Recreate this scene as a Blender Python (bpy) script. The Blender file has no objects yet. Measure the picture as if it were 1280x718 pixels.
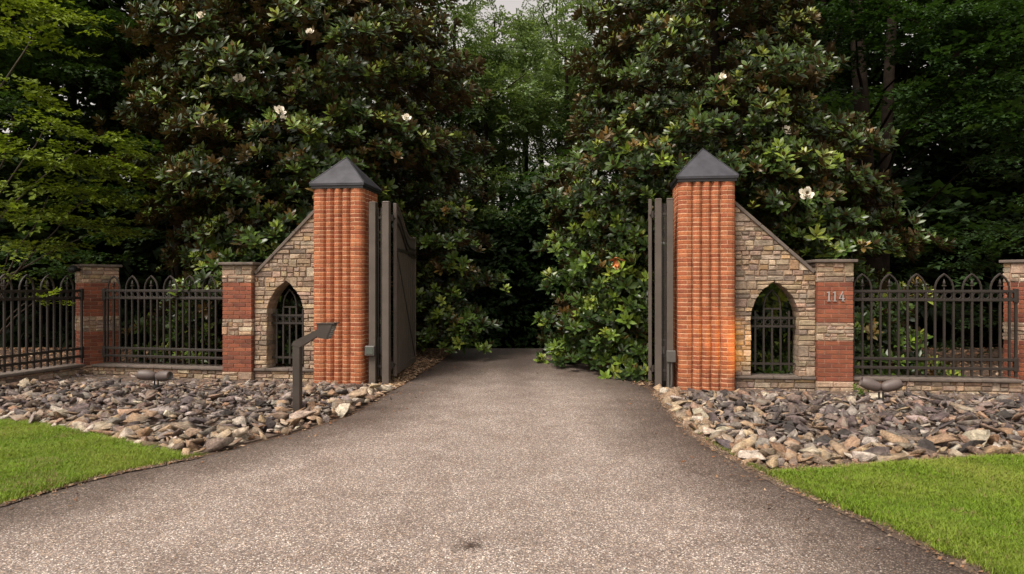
import bpy, bmesh, math, random
import numpy as np
from mathutils import Vector, Matrix, Euler, noise
rng = random.Random(7)
nrg = np.random.default_rng(7)
R = math.radians
PI = math.pi
sc = bpy.context.scene
C = sc.collection

# ---------------------------------------------------------------- camera, sky, sun, exposure
cam_d = bpy.data.cameras.new('camera'); cam = bpy.data.objects.new('camera', cam_d); C.objects.link(cam)
cam.location = (0, 0, 1.57); cam.rotation_euler = (R(90), 0, 0)
cam_d.sensor_width = 36; cam_d.lens = 24.0; cam_d.clip_end = 600; cam_d.clip_start = 0.05
sc.camera = cam
SUN_EL, SUN_AZ = R(56), R(222)          # azimuth measured clockwise from +Y: behind the camera, a little to the left
w = bpy.data.worlds.new('World'); sc.world = w; w.use_nodes = True
wt = w.node_tree; wt.nodes.clear()
sky = wt.nodes.new('ShaderNodeTexSky'); sky.sky_type = 'NISHITA'; sky.sun_disc = False
sky.sun_elevation = SUN_EL; sky.sun_rotation = SUN_AZ; sky.dust_density = 4.0; sky.air_density = 1.2
hs = wt.nodes.new('ShaderNodeHueSaturation'); hs.inputs['Saturation'].default_value = 0.15
tn = wt.nodes.new('ShaderNodeMix'); tn.data_type = 'RGBA'; tn.blend_type = 'MULTIPLY'; tn.inputs[0].default_value = 1
tn.inputs[7].default_value = (1.0, 0.90, 0.82, 1)
bg = wt.nodes.new('ShaderNodeBackground'); bg.inputs['Strength'].default_value = 0.138
wo = wt.nodes.new('ShaderNodeOutputWorld')
wt.links.new(sky.outputs[0], hs.inputs['Color']); wt.links.new(hs.outputs[0], tn.inputs[6])
wt.links.new(tn.outputs[2], bg.inputs['Color']); wt.links.new(bg.outputs[0], wo.inputs['Surface'])
sd = bpy.data.lights.new('sun', 'SUN'); sd.energy = 2.1; sd.angle = R(20); sd.color = (1.0, 0.93, 0.84)
sun = bpy.data.objects.new('sun', sd); C.objects.link(sun)
sdir = Vector((math.sin(SUN_AZ)*math.cos(SUN_EL), math.cos(SUN_AZ)*math.cos(SUN_EL), math.sin(SUN_EL)))
sun.rotation_euler = sdir.to_track_quat('Z', 'Y').to_euler()
sc.view_settings.view_transform = 'Standard'; sc.view_settings.look = 'None'
sc.view_settings.gamma = 1; sc.view_settings.use_curve_mapping = False
sc.view_settings.exposure = 0.65

# ---------------------------------------------------------------- helpers: materials
def nmat(name):
    m = bpy.data.materials.new(name); m.use_nodes = True
    nt = m.node_tree; nt.nodes.clear()
    out = nt.nodes.new('ShaderNodeOutputMaterial'); p = nt.nodes.new('ShaderNodeBsdfPrincipled')
    nt.links.new(p.outputs[0], out.inputs[0])
    return m, nt, p
def node(nt, t, **kw):
    n = nt.nodes.new(t)
    for k, v in kw.items():
        if k.startswith('i_'): n.inputs[k[2:].replace('_', ' ')].default_value = v
        else: setattr(n, k, v)
    return n
def mixc(nt, a, b, f, mode='MIX'):
    n = nt.nodes.new('ShaderNodeMix'); n.data_type = 'RGBA'; n.blend_type = mode
    for s, v in ((0, f), (6, a), (7, b)):
        if hasattr(v, 'is_linked') or isinstance(v, bpy.types.NodeSocket): nt.links.new(v, n.inputs[s])
        else: n.inputs[s].default_value = v if s == 0 else (*v[:3], 1)
    return n.outputs[2]
def ramp(nt, fac, stops):
    n = nt.nodes.new('ShaderNodeValToRGB'); nt.links.new(fac, n.inputs[0])
    e = n.color_ramp.elements
    while len(e) < len(stops): e.new(0.5)
    for el, (p, c) in zip(e, stops):
        el.position = p; el.color = (*c, 1) if len(c) == 3 else c
    return n.outputs[0]
def pos_noise(nt, scale, detail=4, rough=.6, offset=None):
    g = nt.nodes.new('ShaderNodeNewGeometry')
    n = node(nt, 'ShaderNodeTexNoise', i_Scale=scale, i_Detail=detail, i_Roughness=rough)
    nt.links.new(g.outputs['Position'], n.inputs['Vector'])
    return n.outputs[0]
def bump(nt, p, h, strength, dist=0.01):
    b = node(nt, 'ShaderNodeBump', i_Strength=strength, i_Distance=dist)
    nt.links.new(h, b.inputs['Height']); nt.links.new(b.outputs[0], p.inputs['Normal'])
def tint_socket(nt, src):
    if src == 'obj':
        n = nt.nodes.new('ShaderNodeObjectInfo'); return n.outputs['Color']
    n = nt.nodes.new('ShaderNodeAttribute'); n.attribute_name = 'tint'; return n.outputs['Color']
def stone_mat(name, src, sc1=9, sc2=45, lo=.62, hi=1.35, rough=.9, bs=.6, lichen=.0, bd=.012):
    m, nt, p = nmat(name)
    t = tint_socket(nt, src)
    v = ramp(nt, pos_noise(nt, sc1, 5, .65), [(.3, (lo,)*3), (.7, (hi,)*3)])
    c = mixc(nt, t, v, 1.0, 'MULTIPLY')
    v2 = ramp(nt, pos_noise(nt, sc2, 3, .7), [(.35, (.7,)*3), (.65, (1.2,)*3)])
    c = mixc(nt, c, v2, .8, 'MULTIPLY')
    if lichen > 0:
        g = nt.nodes.new('ShaderNodeNewGeometry')
        f = ramp(nt, pos_noise(nt, 6.3, 3, .5), [(.56, (0,)*3), (.66, (lichen,)*3)])
        c = mixc(nt, c, (.40, .37, .30), f)
    nt.links.new(c, p.inputs['Base Color']); p.inputs['Roughness'].default_value = rough
    bump(nt, p, pos_noise(nt, sc2*.8, 6, .7), bs, bd)
    return m
def plain_mat(name, col, rough=.6, metal=0, var=.15, sc=6, bs=.15, spec=.5):
    m, nt, p = nmat(name)
    v = ramp(nt, pos_noise(nt, sc, 5, .65), [(.3, (1-var,)*3), (.7, (1+var,)*3)])
    c = mixc(nt, col, v, 1.0, 'MULTIPLY')
    nt.links.new(c, p.inputs['Base Color']); p.inputs['Roughness'].default_value = rough
    p.inputs['Metallic'].default_value = metal; p.inputs['Specular IOR Level'].default_value = spec
    if bs: bump(nt, p, pos_noise(nt, sc*14, 3, .6), bs, .004)
    return m
def leaf_mat(name, under=None, rough=.4, var=.25, trans=.25, spec=.5):
    """tint attribute gives the leaf's own colour; the underside may be rusty."""
    m, nt, p = nmat(name)
    a = nt.nodes.new('ShaderNodeAttribute'); a.attribute_name = 'tint'
    v = ramp(nt, pos_noise(nt, 17, 2, .5), [(.3, (1-var,)*3), (.7, (1+var,)*3)])
    oi = nt.nodes.new('ShaderNodeObjectInfo')
    c = mixc(nt, a.outputs['Color'], v, 1.0, 'MULTIPLY')
    c = mixc(nt, c, oi.outputs['Color'], 1.0, 'MULTIPLY')
    if under:
        g = nt.nodes.new('ShaderNodeNewGeometry')
        c = mixc(nt, c, under, g.outputs['Backfacing'])
        rr = nt.nodes.new('ShaderNodeMath'); rr.operation = 'MULTIPLY_ADD'
        nt.links.new(g.outputs['Backfacing'], rr.inputs[0]); rr.inputs[1].default_value = .9 - rough; rr.inputs[2].default_value = rough
        nt.links.new(rr.outputs[0], p.inputs['Roughness'])
    else: p.inputs['Roughness'].default_value = rough
    nt.links.new(c, p.inputs['Base Color']); p.inputs['Specular IOR Level'].default_value = spec
    if trans > 0:
        tr = nt.nodes.new('ShaderNodeBsdfTranslucent'); mx = nt.nodes.new('ShaderNodeMixShader'); mx.inputs[0].default_value = trans
        c2 = mixc(nt, c, (1.0, 1.0, .45), 1.0, 'MULTIPLY')
        nt.links.new(c2, tr.inputs['Color'])
        nt.links.new(p.outputs[0], mx.inputs[1]); nt.links.new(tr.outputs[0], mx.inputs[2])
        out = [n for n in nt.nodes if n.type == 'OUTPUT_MATERIAL'][0]; nt.links.new(mx.outputs[0], out.inputs[0])
    return m

M = {}
M['brick'] = stone_mat('brick_orange', 'obj', 7, 60, .78, 1.2, .85, .35, bd=.006)
M['brick_a'] = stone_mat('brick_orange_joined', 'attr', 7, 60, .78, 1.2, .85, .35, bd=.006)
M['stone'] = stone_mat('wall_stone', 'obj', 11, 42, .66, 1.4, .92, .9, lichen=.2)
M['stone_a'] = stone_mat('wall_stone_joined', 'attr', 11, 42, .62, 1.35, .92, .9, lichen=.35)
M['rock'] = stone_mat('loose_rock', 'obj', 16, 55, .5, 1.6, .9, 1.0, lichen=.4, bd=.025)
M['rock_a'] = stone_mat('loose_rock_joined', 'attr', 16, 55, .5, 1.6, .9, 1.0, lichen=.4, bd=.025)
M['mortar_c'] = plain_mat('mortar_tan', (.56, .34, .205), .95, 0, .2, 9, .3)
M['mortar_p'] = plain_mat('mortar_pink', (.36, .22, .155), .95, 0, .2, 9, .3)
M['mortar_s'] = plain_mat('mortar_sand', (.29, .215, .155), .95, 0, .25, 9, .4)
M['coping'] = plain_mat('coping_stone', (.125, .10, .082), .85, 0, .3, 7, .5)
M['iron'] = plain_mat('painted_iron', (.028, .022, .018), .5, 0, .25, 4, .15, .4)
M['pedestal'] = plain_mat('dark_bronze_paint', (.050, .040, .034), .45, 0, .2, 5, .1, .45)
M['gate'] = plain_mat('bronze_gate_paint', (.095, .077, .064), .55, 0, .18, 3, .1, .35)
M['roof'] = plain_mat('roof_metal', (.062, .062, .072), .36, .35, .3, 5, .05)
M['roofdark'] = plain_mat('roof_trim_metal', (.022, .021, .023), .5, .2, .2, 5, .05)
M['box'] = plain_mat('box_paint', (.09, .085, .075), .5, 0, .15, 8, .1)
M['opbox'] = plain_mat('operator_case', (.09, .10, .10), .5, 0, .15, 8, .1)
M['white'] = plain_mat('white_label', (.6, .6, .6), .6, 0, .05, 8, 0)
M['black'] = plain_mat('black_plastic', (.015, .015, .015), .45, 0, .1, 8, 0)
M['lampcase'] = plain_mat('lamp_housing', (.105, .082, .074), .55, 0, .2, 9, .1)
M['glass'] = plain_mat('keypad_glass', (.09, .10, .09), .12, 0, .1, 8, 0, .8)
M['numeral'] = plain_mat('silver_numeral', (.55, .53, .52), .35, .6, .1, 20, 0)
M['bark'] = plain_mat('bark', (.016, .012, .009), .95, 0, .45, 5, 1.0, .05)
M['barkpale'] = plain_mat('pale_bark', (.075, .062, .050), .95, 0, .4, 4, 1.0, .1)
M['mag'] = leaf_mat('magnolia_leaf', (.080, .052, .020), .34, .25, .12, .42)
M['green'] = leaf_mat('soft_leaf', None, .55, .3, .35, .35)
M['grass'] = leaf_mat('grass_blade', None, .6, .2, .3, .3)
M['litter'] = leaf_mat('dead_leaf', None, .85, .35, 0, .2)
M['petal'] = plain_mat('magnolia_petal', (.88, .83, .72), .5, 0, .06, 20, 0)

# ---------------------------------------------------------------- helpers: objects
def tag(o, label=None, cat=None, group=None, kind=None):
    if label: o['label'] = label
    if cat: o['category'] = cat
    if group: o['group'] = group
    if kind: o['kind'] = kind
    return o
def link(name, me, mat=None, parent=None, loc=None, rot=None, scale=None, color=None):
    o = bpy.data.objects.new(name, me); C.objects.link(o)
    if mat is not None and not me.materials: me.materials.append(mat)
    if parent is not None: o.parent = parent
    if loc is not None: o.location = loc
    if rot is not None: o.rotation_euler = rot
    if scale is not None: o.scale = scale
    if color is not None: o.color = (*color, 1)
    return o
def empty(name, loc, rz=0, label=None, cat=None, group=None):
    o = bpy.data.objects.new(name, None); C.objects.link(o); o.empty_display_size = .2
    o.location = loc; o.rotation_euler = (0, 0, rz)
    return tag(o, label, cat, group)
def pyd(name, v, f, smooth=False):
    me = bpy.data.meshes.new(name); me.from_pydata(v, [], f); me.update()
    if smooth: me.polygons.foreach_set('use_smooth', [True]*len(me.polygons))
    return me
def np_mesh(name, V, F, tint=None, smooth=False):
    """V (n,3), F (m,k) numpy; tint per-vertex rgb"""
    me = bpy.data.meshes.new(name); k = F.shape[1]
    me.vertices.add(len(V)); me.vertices.foreach_set('co', np.asarray(V, np.float32).ravel())
    me.loops.add(F.size); me.loops.foreach_set('vertex_index', F.astype(np.int32).ravel())
    me.polygons.add(len(F)); me.polygons.foreach_set('loop_start', np.arange(0, F.size, k, dtype=np.int32))
    me.polygons.foreach_set('loop_total', np.full(len(F), k, np.int32))
    if smooth: me.polygons.foreach_set('use_smooth', np.ones(len(F), bool))
    me.update(calc_edges=True)
    if tint is not None:
        a = me.attributes.new('tint', 'FLOAT_COLOR', 'POINT')
        col = np.ones((len(V), 4), np.float32); col[:, :3] = tint
        a.data.foreach_set('color', col.ravel())
    return me
def join_inst(protos, idx, mats, trans, cols, cjit=.0):
    """protos [(V,F)], idx (k,), mats (k,3,3), trans (k,3), cols (k,3) -> V,F,T"""
    Vs, Fs, Ts = [], [], []; off = 0
    for pi, pr in enumerate(protos):
        pv, pf = pr[:2]
        s = np.where(idx == pi)[0]
        if len(s) == 0: continue
        V = np.einsum('kij,nj->kni', mats[s], pv) + trans[s][:, None, :]
        n = len(pv)
        F = pf[None] + (np.arange(len(s))*n)[:, None, None] + off
        T = np.repeat(cols[s][:, None, :], n, axis=1)
        if len(protos[pi]) > 2: T = T*protos[pi][2][None]
        Vs.append(V.reshape(-1, 3)); Fs.append(F.reshape(-1, pf.shape[1])); Ts.append(T.reshape(-1, 3)); off += len(s)*n
    return np.concatenate(Vs), np.concatenate(Fs), np.concatenate(Ts)
class MB:
    def __init__(s): s.v = []; s.f = []
    def add(s, v, f):
        o = len(s.v); s.v += [tuple(p) for p in v]; s.f += [tuple(i+o for i in q) for q in f]; return s
    def box(s, x0, x1, y0, y1, z0, z1, c=0):
        if c <= 0:
            v = [(x, y, z) for z in (z0, z1) for y in (y0, y1) for x in (x0, x1)]
            return s.add(v, [(0,2,3,1),(4,5,7,6),(0,1,5,4),(2,6,7,3),(0,4,6,2),(1,3,7,5)])
        P = [(x0+c,y0),(x1-c,y0),(x1,y0+c),(x1,y1-c),(x1-c,y1),(x0+c,y1),(x0,y1-c),(x0,y0+c)]
        cx, cy = (x0+x1)/2, (y0+y1)/2
        def ring(z, k): return [(px-(c*k if px > cx else -c*k), py-(c*k if py > cy else -c*k), z) for px, py in P]
        v = ring(z0, .7)+ring(z0+c, 0)+ring(z1-c, 0)+ring(z1, .7)
        f = [tuple(range(7, -1, -1)), tuple(range(24, 32))]
        for r in range(3):
            for i in range(8): j = (i+1) % 8; f.append((r*8+i, r*8+j, r*8+8+j, r*8+8+i))
        return s.add(v, f)
    def tube(s, pts, rad, n=8, cap=True, ph=0):
        pts = [Vector(p) for p in pts]
        if not hasattr(rad, '__len__'): rad = [rad]*len(pts)
        v = []; up = None
        for i, p in enumerate(pts):
            d = (pts[min(i+1, len(pts)-1)]-pts[max(i-1, 0)]).normalized()
            if up is None: up = Vector((0, 0, 1)) if abs(d.z) < .9 else Vector((0, 1, 0))
            a = d.cross(up).normalized(); b = a.cross(d).normalized(); up = b
            for k in range(n):
                t = 2*PI*k/n+ph; v.append(p+(a*math.cos(t)+b*math.sin(t))*rad[i])
        f = []
        for i in range(len(pts)-1):
            for k in range(n): j = (k+1) % n; f.append((i*n+k, i*n+j, (i+1)*n+j, (i+1)*n+k))
        if cap: f += [tuple(range(n-1, -1, -1)), tuple((len(pts)-1)*n+k for k in range(n))]
        return s.add(v, f)
    def lathe(s, prof, n=16, loc=(0, 0, 0)):
        v = [(loc[0]+r*math.cos(2*PI*k/n), loc[1]+r*math.sin(2*PI*k/n), loc[2]+z) for r, z in prof for k in range(n)]
        f = [(i*n+k, i*n+(k+1) % n, (i+1)*n+(k+1) % n, (i+1)*n+k) for i in range(len(prof)-1) for k in range(n)]
        f += [tuple(range(n-1, -1, -1)), tuple((len(prof)-1)*n+k for k in range(n))]
        return s.add(v, f)
    def prism(s, poly, y0, y1):
        """poly of (x,z) counterclockwise seen from -y, extruded in y"""
        n = len(poly)
        v = [(x, y0, z) for x, z in poly]+[(x, y1, z) for x, z in poly]
        f = [tuple(range(n)), tuple(range(2*n-1, n-1, -1))]+[(i, i+n, (i+1) % n+n, (i+1) % n) for i in range(n)]
        return s.add(v, f)
    def mesh(s, name, smooth=False): return pyd(name, s.v, s.f, smooth)
    def obj(s, name, mat, parent=None, smooth=False, **kw): return link(name, s.mesh(name, smooth), mat, parent, **kw)
    def tri(s):
        F = []
        for q in s.f:
            for i in range(1, len(q)-1): F.append((q[0], q[i], q[i+1]))
        return np.array(s.v, float), np.array(F, int)
def jit(c, a=.12):
    k = 1+rng.uniform(-a, a); return tuple(max(0, x*k*(1+rng.uniform(-a*.25, a*.25))) for x in c)
def ground_z(y):
    if y < 11.5: return 0.0
    if y < 15.2: return .04*(y-11.5)
    if y < 16.2:
        t = y-15.2; return .148+.04*t-.085*t*t
    return max(-2.2, .103-.13*(y-16.2))

# wall frame: u along the wall (right end nearer the camera), v away from the camera
WA = R(7); WY = 10.70
def W(u, v, z=0): return Vector((u*math.cos(WA)+v*math.sin(WA), WY-u*math.sin(WA)+v*math.cos(WA), z))

# ---------------------------------------------------------------- ground, driveway, verges
ys = sorted(set([-80, -50, -30, -15, -8, -4, -2, 0, 1, 2, 3, 4, 5, 6, 7, 8, 9, 10, 11, 11.5]+[11.5+.25*i for i in range(1, 22)]+[18, 20, 23, 26, 29, 32, 34, 36, 40, 50, 70, 100, 150, 300]))
xs = [-300, -150, -80, -50, -30, -20, -15, -12, -10]+[i for i in range(-9, 10)]+[10, 12, 15, 20, 30, 50, 80, 150, 300]
def soil_mat():
    m, nt, p = nmat('forest_soil')
    c = ramp(nt, pos_noise(nt, 14, 8, .75), [(.3, (.028, .018, .012)), (.5, (.085, .05, .03)), (.62, (.16, .09, .05)), (.75, (.26, .18, .12))])
    nt.links.new(c, p.inputs['Base Color']); p.inputs['Roughness'].default_value = .95
    bump(nt, p, pos_noise(nt, 30, 8, .75), 1.0, .04)
    return m
M['soil'] = soil_mat()
V = [(x, y, ground_z(y)-.012) for y in ys for x in xs]
nx = len(xs)
F = [(j*nx+i, j*nx+i+1, (j+1)*nx+i+1, (j+1)*nx+i) for j in range(len(ys)-1) for i in range(nx-1)]
tag(link('ground', pyd('ground', V, F), M['soil']), kind='structure')

def drive_mat():
    m, nt, p = nmat('chip_seal_driveway')
    g = nt.nodes.new('ShaderNodeNewGeometry')
    chips = []
    for s_ in (125, 210):
        vo = node(nt, 'ShaderNodeTexVoronoi', i_Scale=s_); nt.links.new(g.outputs['Position'], vo.inputs['Vector']); chips.append(vo)
    sep = nt.nodes.new('ShaderNodeSeparateColor'); nt.links.new(chips[0].outputs['Color'], sep.inputs[0])
    c1 = ramp(nt, sep.outputs[0], [(0, (.070, .056, .050)), (.25, (.145, .114, .098)), (.5, (.195, .162, .144)), (.72, (.27, .23, .21)), (.86, (.30, .21, .145)), (.95, (.60, .55, .50))])
    d = ramp(nt, chips[0].outputs['Distance'], [(.25, (1,)*3), (.7, (.4,)*3)])
    c = mixc(nt, c1, d, .85, 'MULTIPLY')
    sep2 = nt.nodes.new('ShaderNodeSeparateColor'); nt.links.new(chips[1].outputs['Color'], sep2.inputs[0])
    c = mixc(nt, c, ramp(nt, sep2.outputs[1], [(0, (.6,)*3), (1, (1.4,)*3)]), .6, 'MULTIPLY')
    # pale centre sheen painted into the colour, darker weathered margins (attribute 'edge' is the distance from the edge of the paving, 0 at the edge)
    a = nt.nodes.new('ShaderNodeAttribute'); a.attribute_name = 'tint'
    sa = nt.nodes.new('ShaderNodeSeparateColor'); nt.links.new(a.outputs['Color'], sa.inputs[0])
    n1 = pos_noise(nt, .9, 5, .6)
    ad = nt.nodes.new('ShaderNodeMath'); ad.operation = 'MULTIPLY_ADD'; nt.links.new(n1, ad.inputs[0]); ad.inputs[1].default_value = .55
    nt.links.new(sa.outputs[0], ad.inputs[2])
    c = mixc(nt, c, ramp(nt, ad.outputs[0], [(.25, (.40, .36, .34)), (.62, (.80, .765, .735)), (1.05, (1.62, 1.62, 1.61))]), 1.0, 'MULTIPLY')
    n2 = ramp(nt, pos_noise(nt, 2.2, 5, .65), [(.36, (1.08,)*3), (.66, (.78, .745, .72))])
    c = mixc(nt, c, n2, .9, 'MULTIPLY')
    # dark tyre-worn and oily stains, plus painted canopy shade toward the crest
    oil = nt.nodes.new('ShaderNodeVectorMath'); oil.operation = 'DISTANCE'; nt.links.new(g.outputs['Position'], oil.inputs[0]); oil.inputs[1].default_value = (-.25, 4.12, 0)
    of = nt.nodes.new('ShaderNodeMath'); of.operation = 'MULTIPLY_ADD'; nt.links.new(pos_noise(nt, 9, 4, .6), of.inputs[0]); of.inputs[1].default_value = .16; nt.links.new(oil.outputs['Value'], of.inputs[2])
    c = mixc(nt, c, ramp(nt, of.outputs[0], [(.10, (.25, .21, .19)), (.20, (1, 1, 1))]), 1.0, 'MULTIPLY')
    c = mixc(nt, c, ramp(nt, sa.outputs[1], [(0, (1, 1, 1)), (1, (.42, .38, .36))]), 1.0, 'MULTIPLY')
    nt.links.new(c, p.inputs['Base Color'])
    p.inputs['Roughness'].default_value = .62; p.inputs['Specular IOR Level'].default_value = .45
    bump(nt, p, chips[0].outputs['Distance'], -1.0, .006)
    return m
M['drive'] = drive_mat()
LE = [(-8, -30), (-7, -2), (-6.2, 2.2), (-5.2, 3.1), (-4.3, 4.1), (-3.67, 4.89), (-3.46, 5.47), (-3.30, 5.75), (-2.92, 6.23), (-2.67, 6.7), (-2.27, 7.44), (-1.96, 8.37), (-1.86, 9.4), (-1.79, 10.54), (-1.6, 12.3), (-1.42, 13.6), (-1.25, 15.2), (-1.1, 17), (-1.2, 22), (-3, 34)]
RE = [(8, -30), (7, -2), (3.9, 1.5), (3.0, 2.8), (2.56, 3.74), (2.41, 4.46), (2.17, 5.15), (2.05, 5.82), (1.95, 6.6), (1.92, 7.12), (1.94, 7.88), (2.02, 9.0), (2.11, 10.3), (1.95, 12), (1.7, 13.6), (1.5, 15.2), (1.5, 17), (1.4, 22), (0, 34)]
def edge_at(E, y):
    for (x0, y0), (x1, y1) in zip(E, E[1:]):
        if y0 <= y <= y1: return x0+(x1-x0)*(y-y0)/(y1-y0)
    return E[-1][0]
NX = 28
yy = sorted(set(list(np.arange(-30, 0, 3.0))+list(np.arange(0, 11.5, .15))+[11.5+.125*i for i in range(0, 42)]+[17, 18, 20, 22, 23, 26, 29, 32, 34]))
DV = []; DT = []
for y in yy:
    xl, xr = edge_at(LE, y), edge_at(RE, y)
    wl = .035*noise.noise(Vector((y*2.1, 3, 0)))+.02*noise.noise(Vector((y*7, 9, 0))); wr = .035*noise.noise(Vector((y*2.1, 31, 0)))+.02*noise.noise(Vector((y*7, 5, 0)))
    for i in range(NX+1):
        t = i/NX; x = xl+wl+(xr+wr-xl-wl)*t
        dz = .008 if 0 < i < NX else -.004
        gz = ground_z(y)
        DV.append((x, y, gz+dz))
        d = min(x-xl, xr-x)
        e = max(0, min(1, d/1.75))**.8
        fade = max(0, min(1, (y-9.5)/3.5))  # canopy shade beyond the gates, put into the drive colour
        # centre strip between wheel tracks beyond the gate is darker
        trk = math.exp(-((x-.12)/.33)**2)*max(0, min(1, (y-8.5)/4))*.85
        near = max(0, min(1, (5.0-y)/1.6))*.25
        DT.append((max(0, e*(1-.55*fade)-near*.6), trk+max(0, min(.8, (y-12.5)/3))*.6, 0))  # second channel: dark strip plus painted canopy shade toward the crest
DF = [(j*(NX+1)+i, j*(NX+1)+i+1, (j+1)*(NX+1)+i+1, (j+1)*(NX+1)+i) for j in range(len(yy)-1) for i in range(NX)]
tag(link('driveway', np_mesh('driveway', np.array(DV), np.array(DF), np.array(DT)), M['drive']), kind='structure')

# ---------------------------------------------------------------- lawns
def in_poly(x, y, P):
    c = False; n = len(P)
    for i in range(n):
        x0, y0 = P[i]; x1, y1 = P[(i+1) % n]
        if (y0 > y) != (y1 > y) and x < (x1-x0)*(y-y0)/(y1-y0)+x0: c = not c
    return c
def seg_dist(x, y, P, closed=True):
    b = 1e9
    for i in range(len(P) if closed else len(P)-1):
        x0, y0 = P[i]; x1, y1 = P[(i+1) % len(P)]
        dx, dy = x1-x0, y1-y0; t = max(0, min(1, ((x-x0)*dx+(y-y0)*dy)/(dx*dx+dy*dy+1e-9)))
        b = min(b, math.hypot(x-x0-t*dx, y-y0-t*dy))
    return b
LEe = [p for p in LE if -.1 < p[1] < 6.3 or p[1] == -2]
lawnL = [(-7.03, -2), (-6.25, 2.2), (-5.25, 3.12), (-4.36, 4.12), (-3.74, 4.93), (-3.53, 5.5), (-3.36, 5.80), (-3.02, 6.26), (-3.3, 6.42), (-3.64, 6.66), (-4.1, 6.9), (-4.51, 7.2), (-5.2, 7.6), (-5.91, 7.95), (-7.5, 8.35), (-10, 8.6), (-16, 8.6), (-16, -2)]
lawnR = [(7.03, -2), (3.98, 1.5), (3.1, 2.8), (2.66, 3.74), (2.51, 4.46), (2.29, 5.15), (2.20, 5.66), (2.86, 5.85), (3.4, 5.98), (4.05, 6.12), (4.74, 6.28), (6, 6.5), (8, 6.8), (16, 7.2), (16, -2)]
def turf_mat():
    m, nt, p = nmat('turf_base')
    c = ramp(nt, pos_noise(nt, 5, 6, .7), [(.3, (.05, .085, .012)), (.55, (.085, .14, .018)), (.75, (.14, .17, .035))])
    nt.links.new(c, p.inputs['Base Color']); p.inputs['Roughness'].default_value = .95
    bump(nt, p, pos_noise(nt, 60, 4, .7), 1, .03); return m
M['turf'] = turf_mat()
def sheet(name, P, z, mat):
    bm = bmesh.new(); vs = [bm.verts.new((x, y, ground_z(y)+z)) for x, y in P]; lo = [bm.verts.new((x, y, ground_z(y)-.05)) for x, y in P]
    bm.faces.new(vs); n = len(P)
    for i in range(n): bm.faces.new((lo[i], lo[(i+1) % n], vs[(i+1) % n], vs[i]))
    bmesh.ops.recalc_face_normals(bm, faces=bm.faces); bmesh.ops.triangulate(bm, faces=bm.faces)
    me = bpy.data.meshes.new(name); bm.to_mesh(me); bm.free()
    return tag(link(name, me, mat), kind='structure')
sheet('lawn', lawnL, .02, M['turf']); sheet('lawn', lawnR, .02, M['turf'])
def blade_proto(seed):
    r = random.Random(seed); v = []; f = []
    for k in range(7):
        a = r.uniform(0, 2*PI); px, py = r.uniform(-.022, .022), r.uniform(-.022, .022); h = r.uniform(.011, .029); b = r.uniform(.006, .034)
        dx, dy = math.cos(a), math.sin(a); wd = r.uniform(.0011, .0020); o = len(v)
        v += [(px-dy*wd, py+dx*wd, 0), (px+dy*wd, py-dx*wd, 0), (px+dx*b*.35-dy*wd*.8, py+dy*b*.35+dx*wd*.8, h*.6), (px+dx*b*.35+dy*wd*.8, py+dy*b*.35-dx*wd*.8, h*.6), (px+dx*b, py+dy*b, h)]
        f += [(o, o+1, o+3), (o, o+3, o+2), (o+2, o+3, o+4)]
    return np.array(v), np.array(f)
def rotz(a): c, s = np.cos(a), np.sin(a); z = np.zeros_like(a); o = np.ones_like(a); return np.stack([np.stack([c, -s, z], -1), np.stack([s, c, z], -1), np.stack([z, z, o], -1)], -2)
bp = [blade_proto(i) for i in range(6)]
def grass(P, xr, yr, n, label, sgn):
    pts = []
    while len(pts) < n:
        x, y = rng.uniform(*xr), rng.uniform(*yr)
        if sgn*x > y*.80+.6: continue
        if rng.random() > min(1, (4.2/y)**1.1): continue
        if not in_poly(x, y, P):
            if rng.random() > .5 or seg_dist(x, y, P) > .10*rng.random(): continue
        pts.append((x, y, .016))
    T = np.array(pts); k = len(T); a = nrg.uniform(0, 2*PI, k); s = nrg.uniform(.55, 1.5, k)*(1+.25*np.sin(T[:, 0]*5)*np.sin(T[:, 1]*6+1))
    Mx = rotz(a)*s[:, None, None]
    base = np.array([(.16, .26, .018)])*nrg.uniform(.6, 1.35, (k, 1)); yel = np.array([(.26, .30, .05)])
    pn = np.array([noise.noise(Vector((p[0]*1.4, p[1]*1.4, 2)))*.5+.5 for p in pts])[:, None]
    t = np.clip((pn-.38)*1.5+nrg.uniform(-.12, .35, (k, 1)), 0, 1); col = base*(1-t)+yel*t
    dead = nrg.random((k, 1)) < .04+.22*(pn < .30); col = np.where(dead, np.array([(.26, .19, .09)]), col)
    V, F, Tn = join_inst(bp, nrg.integers(0, 6, k), Mx, T, col)
    o = link('grass', np_mesh('grass', V, F, Tn), M['grass']); tag(o, label, 'grass', kind='stuff')
grass(lawnL, (-7.5, -2.9), (3.2, 8.4), 44000, 'short bright green lawn grass left of the driveway', -1)
grass(lawnR, (2.1, 7), (2.6, 7), 48000, 'short bright green lawn grass right of the driveway', 1)

# ---------------------------------------------------------------- rock beds
bedL = [(-3.02, 6.28), (-2.77, 6.7), (-2.37, 7.44), (-2.06, 8.37), (-1.98, 9.4), (-1.80, 10.6), (-1.95, 11.0), (-2.45, 11.05), (-3.3, 11.15), (-3.4, 11.30), (-4.9, 11.5), (-6.9, 12.05), (-7.55, 12.05), (-7.85, 10.6), (-8.3, 7.9), (-5.91, 8.0), (-5.2, 7.65), (-4.51, 7.25), (-4.1, 6.95), (-3.64, 6.70)]
bedR = [(2.12, 5.9), (2.02, 6.6), (1.99, 7.12), (2.01, 7.88), (2.09, 9.0), (2.16, 10.35), (2.5, 10.45), (3.42, 10.40), (3.5, 10.50), (4.6, 10.25), (5.2, 10.2), (7.3, 9.95), (9.5, 9.9), (9.5, 7.1), (8, 6.85), (6, 6.6), (4.74, 6.42), (4.05, 6.25), (3.4, 6.12), (2.86, 6.02)]
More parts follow.
